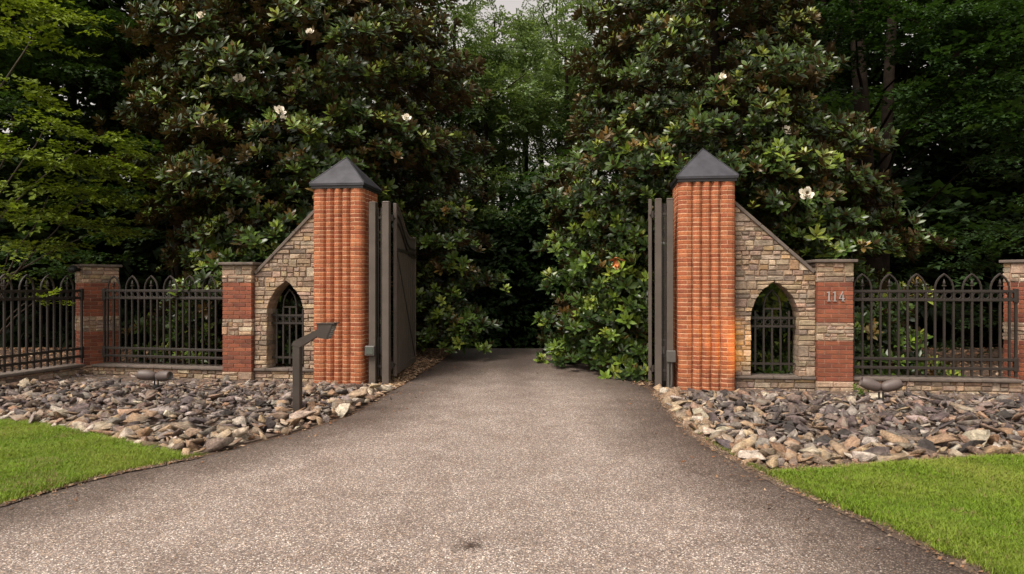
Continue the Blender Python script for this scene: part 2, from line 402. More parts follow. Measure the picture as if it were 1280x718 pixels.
def bed_mat():
    m, nt, p = nmat('bed_dirt')
    c = ramp(nt, pos_noise(nt, 9, 8, .75), [(.3, (.05, .035, .028)), (.5, (.13, .09, .065)), (.7, (.24, .17, .12))])
    nt.links.new(c, p.inputs['Base Color']); p.inputs['Roughness'].default_value = .95
    bump(nt, p, pos_noise(nt, 45, 8, .75), 1, .03); return m
M['dirt'] = bed_mat()
def rock_proto(seed):
    r = random.Random(seed); bm = bmesh.new()
    a, b, c = r.uniform(.85, 1.2), r.uniform(.5, .85), r.uniform(.16, .46)
    for i in range(r.choice((8, 9, 10, 11))):
        v = Vector((r.uniform(-1, 1), r.uniform(-1, 1), r.uniform(-1, 1)))
        m = max(abs(q) for q in v); v = v/m*r.uniform(.82, 1.0)
        bm.verts.new((v.x*a*.5, v.y*b*.5, v.z*c*.5))
    res = bmesh.ops.convex_hull(bm, input=bm.verts)
    bmesh.ops.delete(bm, geom=[g for g in res['geom_interior'] if isinstance(g, bmesh.types.BMVert)], context='VERTS')
    bmesh.ops.bevel(bm, geom=list(bm.edges), offset=.013, segments=1, affect='EDGES', clamp_overlap=True)
    bm.verts.ensure_lookup_table()
    V = np.array([v.co[:] for v in bm.verts]); bm.verts.index_update()
    F = []
    for f in bm.faces:
        q = [v.index for v in f.verts]
        for i in range(1, len(q)-1): F.append((q[0], q[i], q[i+1]))
    bm.free(); return V, np.array(F)
RP = [rock_proto(100+i) for i in range(24)]
RPm = [np_mesh('rock', v, f) for v, f in RP]
for m_ in RPm: m_.materials.append(M['rock'])
GREY = [(.155, .125, .110), (.21, .17, .148), (.085, .066, .060), (.12, .093, .084), (.30, .25, .22), (.050, .041, .038), (.19, .135, .105), (.11, .086, .083), (.16, .115, .09), (.25, .165, .115)]
TAN = [(.34, .24, .15), (.40, .29, .19), (.29, .18, .105), (.44, .36, .27), (.25, .19, .14), (.50, .43, .35), (.33, .22, .14), (.22, .15, .10)]
def rock_bed(P, edge, label, seed, nlow, holes, sgn):
    r = random.Random(seed)
    bed = sheet('rock_bed', P, .006, M['dirt'])
    xs_ = [p[0] for p in P]; ys_ = [p[1] for p in P]
    items = []; grid = {}
    def near(x, y, d):
        gx, gy = int(x/.3), int(y/.3)
        return any((x-a)**2+(y-b)**2 < d*d for i in (-1, 0, 1) for j in (-1, 0, 1) for a, b in grid.get((gx+i, gy+j), ()))
    def wall_d(x, y): return max(0, WY-.1228*x-y)
    def mound(x, y, de): return (.06*(noise.noise(Vector((x*1.1, y*1.1, seed)))+.2)*min(1, de/.6)+.03*min(1, de/1.0))*min(1, wall_d(x, y)/1.5)-.055*max(0, 1-wall_d(x, y)/1.2)
    for layer, n, dmin in ((0, nlow, .078), (1, int(nlow*.95), .085)):
        grid.clear()
        cnt = 0
        for k in range(n*5):
            if cnt >= n: break
            x, y = r.uniform(min(xs_), max(xs_)), r.uniform(min(ys_), max(ys_))
            if not in_poly(x, y, P) or near(x, y, dmin): continue
            if any(math.hypot(x-a, y-b) < c for a, b, c in holes): continue
            de = seg_dist(x, y, edge, False)
            if layer == 1 and de < .08: continue
            s = r.choice((.065, .08, .09, .10, .115, .13, .15, .18, .24))*(.95+.5*math.exp(-de/.35)); s *= r.uniform(.8, 1.2)
            if y > 9.5: s *= .85
            h = mound(x, y, de)
            z = s*.10+h*(1 if layer else .6)+(.034 if layer else 0)
            t = math.exp(-(de/.45)**2) if r.random() < .9 else r.random()*.4
            if r.random() < t*.95+.10: c = r.choice(TAN)
            else: c = r.choice(GREY)
            grid.setdefault((int(x/.3), int(y/.3)), []).append((x, y))
            e = Euler((r.gauss(0, .38), r.gauss(0, .38), r.uniform(0, 2*PI)))
            cnt += 1
            items.append((x, y, z+ground_z(y), s, (e, jit(c, .18)), layer, r.randrange(24)))
    # nearest, largest-looking rocks are parts
    items.sort(key=lambda i: -i[3]/i[1]*(1.6 if i[5] else 1)*(1 if abs(i[0]) < .74*i[1] else .05))
    for x, y, z, s, (e, c), L, pi in items[:299]:
        link('rock', RPm[pi], None, bed, (x, y, z), e, (s, s, s), c)
    rest = items[299:]
    if rest:
        Mx = np.array([[list(q) for q in (i[4][0].to_matrix()*i[3])] for i in rest])
        V, F, T = join_inst(RP, np.array([i[6] for i in rest]), Mx, np.array([i[:3] for i in rest]), np.array([i[4][1] for i in rest]))
        tag(link('small_rocks', np_mesh('small_rocks', V, F, T), M['rock_a'], bed), kind='stuff')
    return bed
edL = bedL[0:6]; edL = [(-8.3, 7.9), (-5.91, 8.0), (-5.2, 7.65), (-4.51, 7.25), (-4.1, 6.95), (-3.64, 6.70)]+edL
edR = [(9.5, 7.1), (8, 6.85), (6, 6.6), (4.74, 6.42), (4.05, 6.25), (3.4, 6.12), (2.86, 6.02)]+bedR[0:6]
rock_bed(bedL, edL, 'rocks', 11, 1900, [(-2.63, 8.37, .10)], -1)
rock_bed(bedR, edR, 'rocks', 23, 2200, [], 1)
# bare verge strips: crumbly soil edge between paving and lawn, pine straw inside the left gate
def strip(name, pts, w0, w1, z, mat):
    v = []; n = len(pts)
    for i, (x, y) in enumerate(pts):
        a, b = pts[max(0, i-1)], pts[min(n-1, i+1)]; dx, dy = b[0]-a[0], b[1]-a[1]; l = math.hypot(dx, dy)
        nx_, ny_ = dy/l, -dx/l; j = .05*noise.noise(Vector((x*5, y*5, 7)))+.03*noise.noise(Vector((x*17, y*17, 7)))
        v += [(x+nx_*(w0+j), y+ny_*(w0+j), ground_z(y)+z-.010), (x+nx_*(w0+w1)/2, y+ny_*(w0+w1)/2, ground_z(y)+z), (x+nx_*(w1+j), y+ny_*(w1+j), ground_z(y)+z-.004)]
    f = []
    for i in range(n-1):
        for k in range(2): f.append((i*3+k, i*3+k+1, i*3+4+k, i*3+3+k))
    return tag(link(name, pyd(name, v, f), mat), kind='structure')
def dens(E, y0, y1, st=.1): return [(edge_at(E, y), y) for y in np.arange(y0, y1, st)]
strip('dirt_verge', dens(LE, 2.3, 6.4), -.09, .03, .012, M['dirt'])
strip('dirt_verge', dens(RE, 1.6, 10.2), -.03, .12, .012, M['dirt'])

# litter: small dead leaves
def litter_proto(seed):
    r = random.Random(seed); l = r.uniform(.03, .055); wd = l*r.uniform(.3, .45); c = r.uniform(.002, .014)
    return np.array([(-l, 0, c), (0, -wd, 0), (l, 0, c*1.4), (0, wd, .2*c), (0, 0, .004)]), np.array([(0, 1, 4), (1, 2, 4), (2, 3, 4), (3, 0, 4)])
LP = [litter_proto(i) for i in range(8)]
def litter(name, pts, label, sc_=(.5, 1.2), cols=None):
    k = len(pts); T = np.array(pts); a = nrg.uniform(0, 2*PI, k)
    Mx = rotz(a)*nrg.uniform(*sc_, k)[:, None, None]
    tx = nrg.normal(0, .25, k); Rx = np.zeros((k, 3, 3)); Rx[:, 0, 0] = 1; Rx[:, 1, 1] = np.cos(tx); Rx[:, 1, 2] = -np.sin(tx); Rx[:, 2, 1] = np.sin(tx); Rx[:, 2, 2] = np.cos(tx)
    Mx = Rx @ Mx
    pal = np.array(cols or [(.20, .115, .065), (.28, .17, .10), (.12, .07, .045), (.34, .24, .16), (.24, .11, .05)])
    V, F, Tn = join_inst(LP, nrg.integers(0, 8, k), Mx, T, pal[nrg.integers(0, len(pal), k)]*nrg.uniform(.7, 1.2, (k, 1)))
    return tag(link(name, np_mesh(name, V, F, Tn), M['litter']), label, 'fallen leaves', kind='stuff')
def crumb(seed):
    r = random.Random(seed); v = [(r.uniform(-1, 1), r.uniform(-1, 1), r.uniform(-.4, .2)) for _ in range(3)]+[(r.uniform(-.4, .4), r.uniform(-.4, .4), r.uniform(.4, 1))]
    return np.array(v)*.01, np.array([(0, 1, 2), (0, 1, 3), (1, 2, 3), (2, 0, 3)])
CP = [crumb(i) for i in range(8)]
T = []
for _ in range(9000):
    if rng.random() < .45: y = rng.uniform(2.6, 6.3); x = edge_at(LE, y)-.04+rng.gauss(0, .045)
    else: y = rng.uniform(2.6, 10.2); x = edge_at(RE, y)+.05+rng.gauss(0, .055)
    T.append((x, y, .013))
for _ in range(5000):
    P_ = [(2.2, 5.85), (2.86, 5.94), (3.4, 6.06), (4.05, 6.2), (4.74, 6.38), (6, 6.55)]; i = rng.randrange(5); t = rng.random()
    T.append((P_[i][0]*(1-t)+P_[i+1][0]*t+rng.gauss(0, .03), P_[i][1]*(1-t)+P_[i+1][1]*t+rng.gauss(0, .06), .012))
T = np.array(T); k_ = len(T); pal = np.array([(.13, .09, .06), (.08, .055, .04), (.20, .14, .09), (.30, .22, .15), (.24, .13, .07)])
V, F, Tn = join_inst(CP, nrg.integers(0, 8, k_), rotz(nrg.uniform(0, 6, k_))*nrg.uniform(.4, 1.7, k_)[:, None, None], T, pal[nrg.integers(0, 5, k_)])
tag(link('soil_crumbs', np_mesh('soil_crumbs', V, F, Tn), M['litter']), 'brown soil crumbs and grit along the edges of the driveway and lawns', 'soil', kind='stuff')
T = []
for _ in range(3400):
    if rng.random() < .4: y = rng.uniform(2.6, 6.4); x = edge_at(LE, y)-.07-abs(rng.gauss(0, .03)) if rng.random() < .8 else edge_at(LE, y)-.02
    elif rng.random() < .6: y = rng.uniform(2.6, 6.2); x = edge_at(RE, y)+.08+rng.gauss(0, .03)
    else:
        y = rng.uniform(5.6, 8.6); x = edge_at(RE, y)+.06+abs(rng.gauss(0, .05))
    if noise.noise(Vector((x*3, y*3, 1))) < -.15: continue
    T.append((x, y, .008))
T = np.array(T); k_ = len(T)
V, F, Tn = join_inst(bp, nrg.integers(0, 6, k_), rotz(nrg.uniform(0, 6, k_))*nrg.uniform(.4, 1.0, k_)[:, None, None], T, np.array([(.15, .20, .025)])*nrg.uniform(.6, 1.2, (k_, 1)))
tag(link('grass', np_mesh('grass', V, F, Tn), M['grass']), 'thin straggling grass and moss along the driveway edges', 'grass', kind='stuff')
def wall_line_y(x): return WY+.6-.1228*x
pts = []
for _ in range(5200):      # left verge inside the gate
    y = rng.uniform(10.7, 16.5); xl = edge_at(LE, y); x = xl-abs(rng.gauss(0, .45))-.02
    pts.append((x, y, ground_z(y)+.004))
for _ in range(1800):
    y = rng.uniform(10.9, 15); xr = edge_at(RE, y); x = xr+abs(rng.gauss(0, .5)); pts.append((x, y, ground_z(y)+.004))
litter('leaf_litter', pts, 'tan fallen leaves and straw along the driveway just inside the gates', (.35, .9), [(.36, .25, .15), (.42, .30, .19), (.22, .14, .085), (.30, .18, .10)])
pts = []
for _ in range(9000):
    x = rng.uniform(-13, -2.6); y = rng.uniform(11.9, 19)
    if y < wall_line_y(x)+.1 and x > -7.4: continue
    pts.append((x, y, ground_z(y)+rng.uniform(0, .02)))
for _ in range(3000):
    x = rng.uniform(2.6, 13); y = rng.uniform(10.6, 17)
    if y < wall_line_y(x): continue
    pts.append((x, y, ground_z(y)+rng.uniform(0, .02)))
litter('leaf_litter', pts, 'brown dead leaves covering the ground behind the iron fences', (.8, 1.7))
pts = []
for _ in range(800):
    y = rng.uniform(3, 15); t = rng.random()
    xl, xr = edge_at(LE, y), edge_at(RE, y)
    e = rng.random(); x = (xl+.6*e*e*e) if rng.random() < .5 else (xr-.6*e*e*e)
    pts.append((x, y, ground_z(y)+.014))
for x, y in ((.0, 13.2), (.45, 12.1), (-.3, 14.2), (.7, 13.9), (-1.3, 11.6)): pts.append((x, y, ground_z(y)+.014))
litter('scattered_leaves', pts, 'few small dead leaves scattered along the driveway edges', (.2, .6))

# ================================================================ MASONRY
BRICKC = [(.35, .107, .040), (.30, .086, .033), (.37, .120, .047), (.28, .078, .032), (.33, .097, .037), (.39, .130, .053)]
BRICKP = [(.235, .068, .033), (.20, .058, .029), (.26, .080, .038), (.16, .048, .027), (.23, .072, .036)]
STONEC = [(.35, .25, .17), (.33, .24, .165), (.28, .205, .145), (.38, .28, .195), (.37, .265, .17), (.23, .17, .125), (.35, .24, .165), (.43, .335, .25), (.31, .22, .15), (.36, .235, .13), (.20, .15, .115), (.33, .25, .19), (.39, .285, .195)]
CW = .77
def face_chain():
    L = [('c', -.014, .014), ('', .022, .036), ('m', .09, .046), ('', .148, .030), ('v', .18, -.008)]
    for a, b in ((.18, .3167), (.3167, .4533), (.4533, .59)):
        for s in (.14, .34, .66, .86):
            L.append(('', a+(b-a)*s, .060*math.sin(PI*s)**.9-.008))
        L.append(('v', b, -.008))
    L += [('', CW-.148, .030), ('m', CW-.09, .046), ('', CW-.022, .036)]
    return L
def col_outline(dd=0.0, inner=None):
    pts = []
    for k in range(4):
        for tg, t, d in face_chain():
            if inner is not None:
                t2, d2 = min(max(t, -inner), CW+inner), inner
                if tg == 'c': t2 = -inner
                else: t2 = min(max(t, -inner), CW+inner)
            elif tg == 'c': t2, d2 = t-dd, d+dd
            else: t2, d2 = min(max(t, -.014-dd), CW+.014+dd), d+dd
            x, y = t2-CW/2, -CW/2-d2
            for _ in range(k): x, y = -y, x
            pts.append((tg, x, y))
    return pts
OUT = col_outline(); INN = col_outline(inner=-.075); CORE = col_outline(dd=-.0045)
NP_ = len(OUT); FN = NP_//4
def slice_mesh(i0, i1, h=.0580):
    idx = [i % NP_ for i in range(i0, i1+1)]
    o = [Vector(OUT[i][1:]) for i in idx]; n = [Vector(INN[i][1:]) for i in idx]
    g = .0045
    def pull(P):
        P = [p.copy() for p in P]
        d = (P[1]-P[0]); P[0] += d.normalized()*min(g, d.length*.4)
        d = (P[-2]-P[-1]); P[-1] += d.normalized()*min(g, d.length*.4); return P
    o = pull(o)
    # inner loop without duplicates
    nn = []
    for p in n:
        if not nn or (p-nn[-1]).length > 1e-4: nn.append(p)
    loop = o+nn[::-1]; m = len(loop)
    # pillowed face: the middle of the brick stands proud of its two arrises
    cen = Vector((sum(p.x for p in loop)/m, sum(p.y for p in loop)/m))
    k = len(o); ins = [p+(nn_-p).normalized()*.006 for p, nn_ in zip(o, n)]+[p for p in nn[::-1]]
    v = [(p.x, p.y, 0) for p in ins]+[(p.x, p.y, .006) for p in loop]+[(p.x, p.y, h-.006) for p in loop]+[(p.x, p.y, h) for p in ins]
    f = [tuple(range(m-1, -1, -1)), tuple(range(3*m, 4*m))]
    for r_ in range(3):
        for i in range(k-1 if r_ != 1 else k-1): f.append((r_*m+i, r_*m+i+1, (r_+1)*m+i+1, (r_+1)*m+i))
        f.append((r_*m+k-1, r_*m+k, (r_+1)*m+k, (r_+1)*m+k-1)); f.append((r_*m+m-1, r_*m, (r_+1)*m, (r_+1)*m+m-1))
    return v, f
# slices per course parity: list of (i0, i1, front?)
def slices(par):
    S = []
    for k in range(4):
        b = k*FN
        v0, v1, v2, v3 = b+4, b+9, b+14, b+19
        fr = (k == 0)
        S += [(v0, v1, fr), (v1, v2, fr), (v2, v3, fr)]
        mA = b+21; mB = b+FN+2; end = b+FN+4       # right-hand corner of this face: valley v3 .. next face's first valley
        fa = k in (0, 3)
        if par == 0: S += [(v3, mA, k == 0), (mA, end, fa)]
        else: S += [(v3, mB, fa), (mB, end, k == 3)]
    return S
SL = {}
def column(uc, label):
    root = empty('brick_column', W(uc, .42, -.08), -WA, label, 'brick column', 'fluted brick columns flanking the gate opening')
    H0, NCR, P = 0.0, 48, .0677
    core = [(x, y) for _, x, y in CORE]; m = len(core); top = NCR*P
    v = [(x, y, 0) for x, y in core]+[(x, y, top-.004) for x, y in core]
    f = [tuple(range(m, 2*m))]+[(i, (i+1) % m, (i+1) % m+m, i+m) for i in range(m)]
    link('mortar', pyd('mortar', v, f), M['mortar_c'], root)
    rest = MB(); tints = []
    for c in range(NCR):
        z = c*P
        for (a, b, fr) in slices(c % 2):
            key = (a, b)
            if key not in SL:
                vv, ff = slice_mesh(a, b); me = pyd('brick', vv, ff); me.materials.append(M['brick']); SL[key] = (vv, ff, me)
            col = jit(rng.choice(BRICKC), .11)
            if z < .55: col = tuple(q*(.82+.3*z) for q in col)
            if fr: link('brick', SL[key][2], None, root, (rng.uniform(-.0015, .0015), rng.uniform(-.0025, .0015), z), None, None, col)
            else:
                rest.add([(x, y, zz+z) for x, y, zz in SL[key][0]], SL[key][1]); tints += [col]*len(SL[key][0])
    me = rest.mesh('side_bricks'); a = me.attributes.new('tint', 'FLOAT_COLOR', 'POINT')
    a.data.foreach_set('color', np.array([(*t, 1) for t in tints], np.float32).ravel())
    tag(link('side_bricks', me, M['brick_a'], root), kind='stuff')
    MB().box(-.438, .438, -.438, .438, top, top+.045).obj('eave_trim', M['roofdark'], root)
    rf = MB(); h = .455; zb = top+.045
    rf.box(-h, h, -h, h, zb, zb+.035)
    rf2 = [(-h-.006, -h-.006, zb+.036), (h+.006, -h-.006, zb+.036), (h+.006, h+.006, zb+.036), (-h-.006, h+.006, zb+.036), (0, 0, zb+.53), (-h-.006, -h-.006, zb+.024), (h+.006, -h-.006, zb+.024), (h+.006, h+.006, zb+.024), (-h-.006, h+.006, zb+.024)]
    rf.add(rf2, [(0, 1, 4), (1, 2, 4), (2, 3, 4), (3, 0, 4), (5, 6, 1, 0), (6, 7, 2, 1), (7, 8, 3, 2), (8, 5, 0, 3), (8, 7, 6, 5)])
    ro = rf.obj('roof', M['roof'], root)
    for sx, sy in ((-1, -1), (1, -1), (1, 1), (-1, 1)):
        MB().tube([(sx*(h+.004), sy*(h+.004), zb+.04), (0, 0, zb+.534)], .009, 5).obj('hip_seam', M['roof'], ro)
    return root
column(-2.85, 'tall fluted orange brick column with pyramid metal roof left of the driveway, behind the keypad post')
column(2.975, 'tall fluted orange brick column with pyramid metal roof right of the driveway, lit amber near its foot')

def clip_below(P, x0, z0, x1, z1):
    """keep the part of polygon P below the line through (x0,z0),(x1,z1)"""
    def s(p): return (z0+(z1-z0)*(p[0]-x0)/(x1-x0))-p[1]
    out = []
    for i in range(len(P)):
        a, b = P[i], P[(i+1) % len(P)]; sa_, sb_ = s(a), s(b)
        if sa_ >= 0: out.append(a)
        if (sa_ > 0) != (sb_ > 0) and abs(sa_-sb_) > 1e-9:
            t = sa_/(sa_-sb_); out.append((a[0]+(b[0]-a[0])*t, a[1]+(b[1]-a[1])*t))
    return out
def area(P): return abs(sum(P[i][0]*P[(i+1) % len(P)][1]-P[(i+1) % len(P)][0]*P[i][1] for i in range(len(P))))/2
def block(P, yf, depth, ch=.009, gap=.0045, rough=.003):
    """P: convex (x,z) counterclockwise from the front; front face at y=yf, body back to yf+depth"""
    cx = sum(p[0] for p in P)/len(P); cz = sum(p[1] for p in P)/len(P)
    hw = max(abs(p[0]-cx) for p in P); hz = max(abs(p[1]-cz) for p in P)
    def sc_(g): return [(cx+(x-cx)*(1-min(.5, g/max(hw, .001))), cz+(z-cz)*(1-min(.5, g/max(hz, .001)))) for x, z in P]
    o = sc_(gap); i_ = sc_(gap+ch); n = len(P); j = lambda a=rough: rng.uniform(-a, a)
    v = [(x+j(), yf+j(rough), z+j()) for x, z in i_]+[(x+j(rough*.6), yf+ch*1.1+abs(j()), z+j(rough*.6)) for x, z in o]+[(x, yf+depth, z) for x, z in o]
    f = [tuple(range(n))]+[(i, i+n, (i+1) % n+n, (i+1) % n) for i in range(n)]+[(i+n, i+2*n, (i+1) % n+2*n, (i+1) % n+n) for i in range(n)]
    return v, f
def rows(z0, z1, hs=(.115, .13, .145)):
    out = []; z = z0
    while z < z1-1e-6:
        h = rng.choice(hs)
        if z1-z-h < .05: h = z1-z
        out.append((z, z+h)); z += h
    return out
def cells(x0, x1, z0, z1):
    """irregular coursed masonry cells in one row: list of (xa, xb, za, zb)"""
    out = []; x = x0; h = z1-z0
    while x < x1-1e-6:
        l = rng.choice((.11, .15, .19, .24, .29))
        if x1-x-l < .07: l = x1-x
        xb = x+l; k = rng.random()
        if h < .095 or (k < .14 and l < .25): out.append((x, xb, z0, z1))
        else:
            zm = z0+h*rng.uniform(.42, .6)
            for a, b in ((z0, zm), (zm, z1)):
                if l > .17 and rng.random() < .45:
                    xm = x+l*rng.uniform(.35, .65); out += [(x, xm, a, b), (xm, xb, a, b)]
                else: out.append((x, xb, a, b))
        x = xb
    return out
def stone_obj(P, root, M4=None, depth=.10, col=None, proud=None):
    yf = -(rng.uniform(.004, .020) if proud is None else proud)
    v, f = block(P, yf, depth, ch=rng.uniform(.008, .014), rough=.0065)
    if M4 is not None: v = [tuple(M4 @ Vector(p)) for p in v]
    return link('stone', pyd('stone', v, f), M['stone'], root, color=jit([q*.9 for q in (col or rng.choice(STONEC))], .2))

def stone_bay(u0, mirror, k, label):
    root = empty('stone_wall', W(u0, .42, 0), -WA, label, 'stone wall', 'sloping stone walls with pointed arches')
    L = 1.22*k; xc, hw, zs, za = .6125*k, .357*k, 1.08, 1.66
    if mirror < 0: zs, za = 1.09, 1.67
    rise = za-zs; r = (hw*hw+rise*rise)/(2*hw)
    def hz(z, add=0):
        if z <= zs: return hw+add
        if z >= za: return 0
        return max(0, (hw-r)+math.sqrt(max(0, r*r-(z-zs)**2)))+add
    SZ0, SZ1 = 2.89, 1.80      # top of the sloping coping at the column and at the pillar
    T = .17; mm = mirror
    def mx(P): return P if mm > 0 else [(-x, z) for x, z in P][::-1]
    top = lambda x, d=0: SZ0+(SZ1-SZ0)*x/L-d
    # core with the arched opening
    cb = MB(); cb.prism(mx([(0.0, -.12), (L, -.12), (L, .165), (0.0, .165)]), -T+.012, T)
    arc = [(hz(z, .012), z) for z in [.165]+[zs+rise*i/12 for i in range(12)]]+[(.0, za+.015)]
    cb.prism(mx([(0, .165)]+[(xc-h, z) for h, z in arc]+[(xc, top(xc, .055)), (0, top(0, .055))]), -T+.012, T)
    cb.prism(mx([(xc, top(xc, .055))]+[(xc+h, z) for h, z in arc[::-1]]+[(L, .165), (L, top(L, .055))]), -T+.012, T)
    cb.obj('mortar', M['mortar_s'], root)
    tr = Matrix.Translation((0, -T, 0))
    def put(P, depth=.1):
        P = clip_below(P, 0, top(0, .045), L, top(L, .045))
        if len(P) < 3 or area(P) < .0006: return
        stone_obj(mx(P), root, tr, depth)
    for z0, z1 in rows(-.12, .165, (.07, .09)):
        for a, b, c, d in cells(0, L, z0, z1): put([(a, c), (b, c), (b, d), (a, d)])
    for z0, z1 in rows(.205, SZ0, (.135, .15, .165)):
        xm = L*(SZ0-z0)/(SZ0-SZ1)
        xm = min(L, xm)
        if z0 >= za:
            for a, b, c, d in cells(0, xm, z0, z1): put([(a, c), (b, c), (b, d), (a, d)])
            continue
        hm = hz((z0+z1)/2)
        for a, b, c, d in cells(0, max(.05, xc-hm), z0, z1):
            e = abs(b-(xc-hm)) < 1e-6
            put([(a, c), (xc-hz(c) if e else b, c), (xc-hz(d) if e else b, d), (a, d)], .335 if e else .1)
        if xc+hm < xm:
            for a, b, c, d in cells(xc+hm, xm, z0, z1):
                e = abs(a-(xc+hm)) < 1e-6
                put([(xc+hz(c) if e else a, c), (b, c), (b, d), (xc+hz(d) if e else a, d)], .335 if e else .1)
    # sill / base coping
    x = 0.0
    while x < L-.01:
        l = min(rng.uniform(.4, .65), L-x)
        if L-x-l < .2: l = L-x
        y1 = T-.004
        MB().box(min(mm*(x+.003), mm*(x+l-.003)), max(mm*(x+.003), mm*(x+l-.003)), -T-.045, y1, .166, .205, .006).obj('coping_slab', M['coping'], root); x += l
    # sloping coping slabs
    ln = math.hypot(L, SZ0-SZ1); ang = math.atan2(SZ1-SZ0, L); s0 = 0
    while s0 < ln-.01:
        l = min(.55, ln-s0)
        b = MB().box(s0+.002, s0+l-.002, -T-.035, T+.035, -.05, 0, .007)
        c_, s_ = math.cos(ang), math.sin(ang)
        b.v = [(mm*(x*c_-z*s_), y, SZ0+.012+x*s_+z*c_) for x, y, z in b.v]
        if mm < 0: b.f = [q[::-1] for q in b.f]
        b.obj('slope_coping', M['coping'], root); s0 += l
    # iron grille in the opening
    g = MB().box(-hw*.98, hw*.98, -.015, .015, .36, .395).obj('window_grille', M['iron'], root, loc=(mm*xc, .0, 0))
    for z in (.96, 1.09): MB().box(-hz(z)-.01, hz(z)+.01, -.018, .018, z-.018, z+.018).obj('rail', M['iron'], g)
    MB().box(-.135*k, .135*k, -.015, .015, 1.22, 1.245).obj('rail', M['iron'], g)
    for i in range(-2, 3):
        x = i*.129*k; zt = 1.22 if abs(i) < 2 else min(1.2, za-.1)
        MB().box(x-.014, x+.014, -.014, .014, .27, zt).obj('picket', M['iron'], g)
    P = [(-.129*k, 0, 1.22), (-.12*k, 0, 1.33), (-.09*k, 0, 1.42), (0, 0, 1.53), (.09*k, 0, 1.42), (.12*k, 0, 1.33), (.129*k, 0, 1.22)]
    MB().tube(P, .015, 6).obj('pointed_arch', M['iron'], g)
    for i in (-1.5, -.5, .5, 1.5):
        x = i*.129*k; MB().tube([(x+.038*math.cos(a), 0, 1.025+.038*math.sin(a)) for a in [2*PI*q/10 for q in range(11)]], .007, 5, False).obj('ring', M['iron'], g)
    return root
stone_bay(3.425, 1, 1.195/1.22, 'sloping stone wall with a pointed arch window right of the driveway, tan stones glowing amber beside the column')
stone_bay(-3.295, -1, 1.10/1.22, 'sloping stone wall with a pointed arch window left of the driveway, partly behind the keypad post')

BM = {}
def brick_mesh(l, h=.0565, d=.085):
    k = round(l, 3)
    if k not in BM:
        v, f = block([(0, 0), (k, 0), (k, h), (0, h)], 0, d, .003, .0, .0008); me = pyd('brick', v, f); me.materials.append(M['brick']); BM[k] = me
    return BM[k]
def pillar(loc, rz, w, label, numerals=False):
    root = empty('brick_pillar', (loc[0], loc[1], -.12), rz, label, 'pillar', 'brick and stone pillars of the fence')
    O = .12   # local z of ground level
    MB().box(-w/2+.010, w/2-.010, -w/2+.010, w/2-.010, 0, 1.94+O).obj('mortar', M['mortar_p'], root)
    def bricks(z0, n):
        for c in range(n):
            z = z0+O+c*.0677+.0046
            for k in range(4):
                full = (k % 2 == 0); L = w if full else w-.176; off = -w/2 if full else -w/2+.088
                e = (L-.0)/2.5 if full else L/2
                ls = ([e, e, L-2*e] if c % 2 else [L-2*e, e, e]) if full else ([e, e] if c % 2 else [e*.5, e, e*.5])
                x = off
                for l in ls:
                    p = Vector((x+.0045, -w/2+rng.uniform(-.002, .0015), z))
                    q = Matrix.Rotation(k*PI/2, 3, 'Z') @ p
                    link('brick', brick_mesh(l-.010), None, root, q, (0, 0, k*PI/2), None, jit(rng.choice(BRICKP), .15)); x += l
    def stones(z0, z1, hs):
        for k in range(4):
            full = (k % 2 == 0); x0, x1 = (-w/2-.008, w/2+.008) if full else (-w/2+.09, w/2-.09)
            M4 = Matrix.Rotation(k*PI/2, 4, 'Z') @ Matrix.Translation((0, -w/2, O))
            for a0, a1 in rows(z0, z1, hs):
                for a, b, c, d in cells(x0, x1, a0, a1): stone_obj([(a, c), (b, c), (b, d), (a, d)], root, M4, .09, proud=rng.uniform(.002, .014))
    stones(-.12, .148, (.09, .13)); bricks(.15, 9); stones(.761, 1.033, (.11, .14)); bricks(1.035, 9); stones(1.646, 1.938, (.12, .145))
    MB().box(-w/2-.05, w/2+.05, -w/2-.05, w/2+.05, 1.94+O, 1.985+O, .008).obj('cap_slab', M['coping'], root)
    if numerals:
        def stroke(polys, x0):
            b = MB()
            for P in polys: b.prism([(x0+x*.1, z*.1) for x, z in P], -.014, 0)
            return b
        one = [[(.30, .06), (.46, .06), (.46, 1.5), (.30, 1.42)], [(.08, 1.22), (.30, 1.30), (.30, 1.44), (.08, 1.32)], [(.10, 0), (.66, 0), (.66, .08), (.10, .08)]]
        four = [[(.50, 0), (.66, 0), (.66, 1.02), (.50, .94)], [(.02, .36), (.50, .36), (.50, .48), (.02, .46)], [(.66, .36), (.82, .36), (.82, .48), (.66, .48)],
                [(.02, .46), (.13, .44), (.62, 1.42), (.50, 1.50)], [(.34, 0), (.82, 0), (.82, .08), (.34, .08)], [(.42, 1.42), (.62, 1.42), (.56, 1.52), (.44, 1.52)]]
        for x0, sh in ((-.135, one), (-.05, one), (.045, four)):
            b = stroke(sh, x0); b.obj('numeral', M['numeral'], root, loc=(0, -w/2-.004, 1.355+O))
    return root
p = W(4.88, .42); pillar(p, -WA, .52, 'red brick pillar with stone bands and the silver house number 114', True)
p = W(-4.66, .42); pillar(p, -WA, .52, 'red brick pillar with stone bands joining the left sloping stone wall')
pillar((-7.75, 12.75), R(45), .58, 'red brick corner pillar with stone bands between the two left fence bays, turned to the viewer')
pillar((7.98, 10.52), R(45), .58, 'orange red brick corner pillar with stone bands at the right edge of the photo')

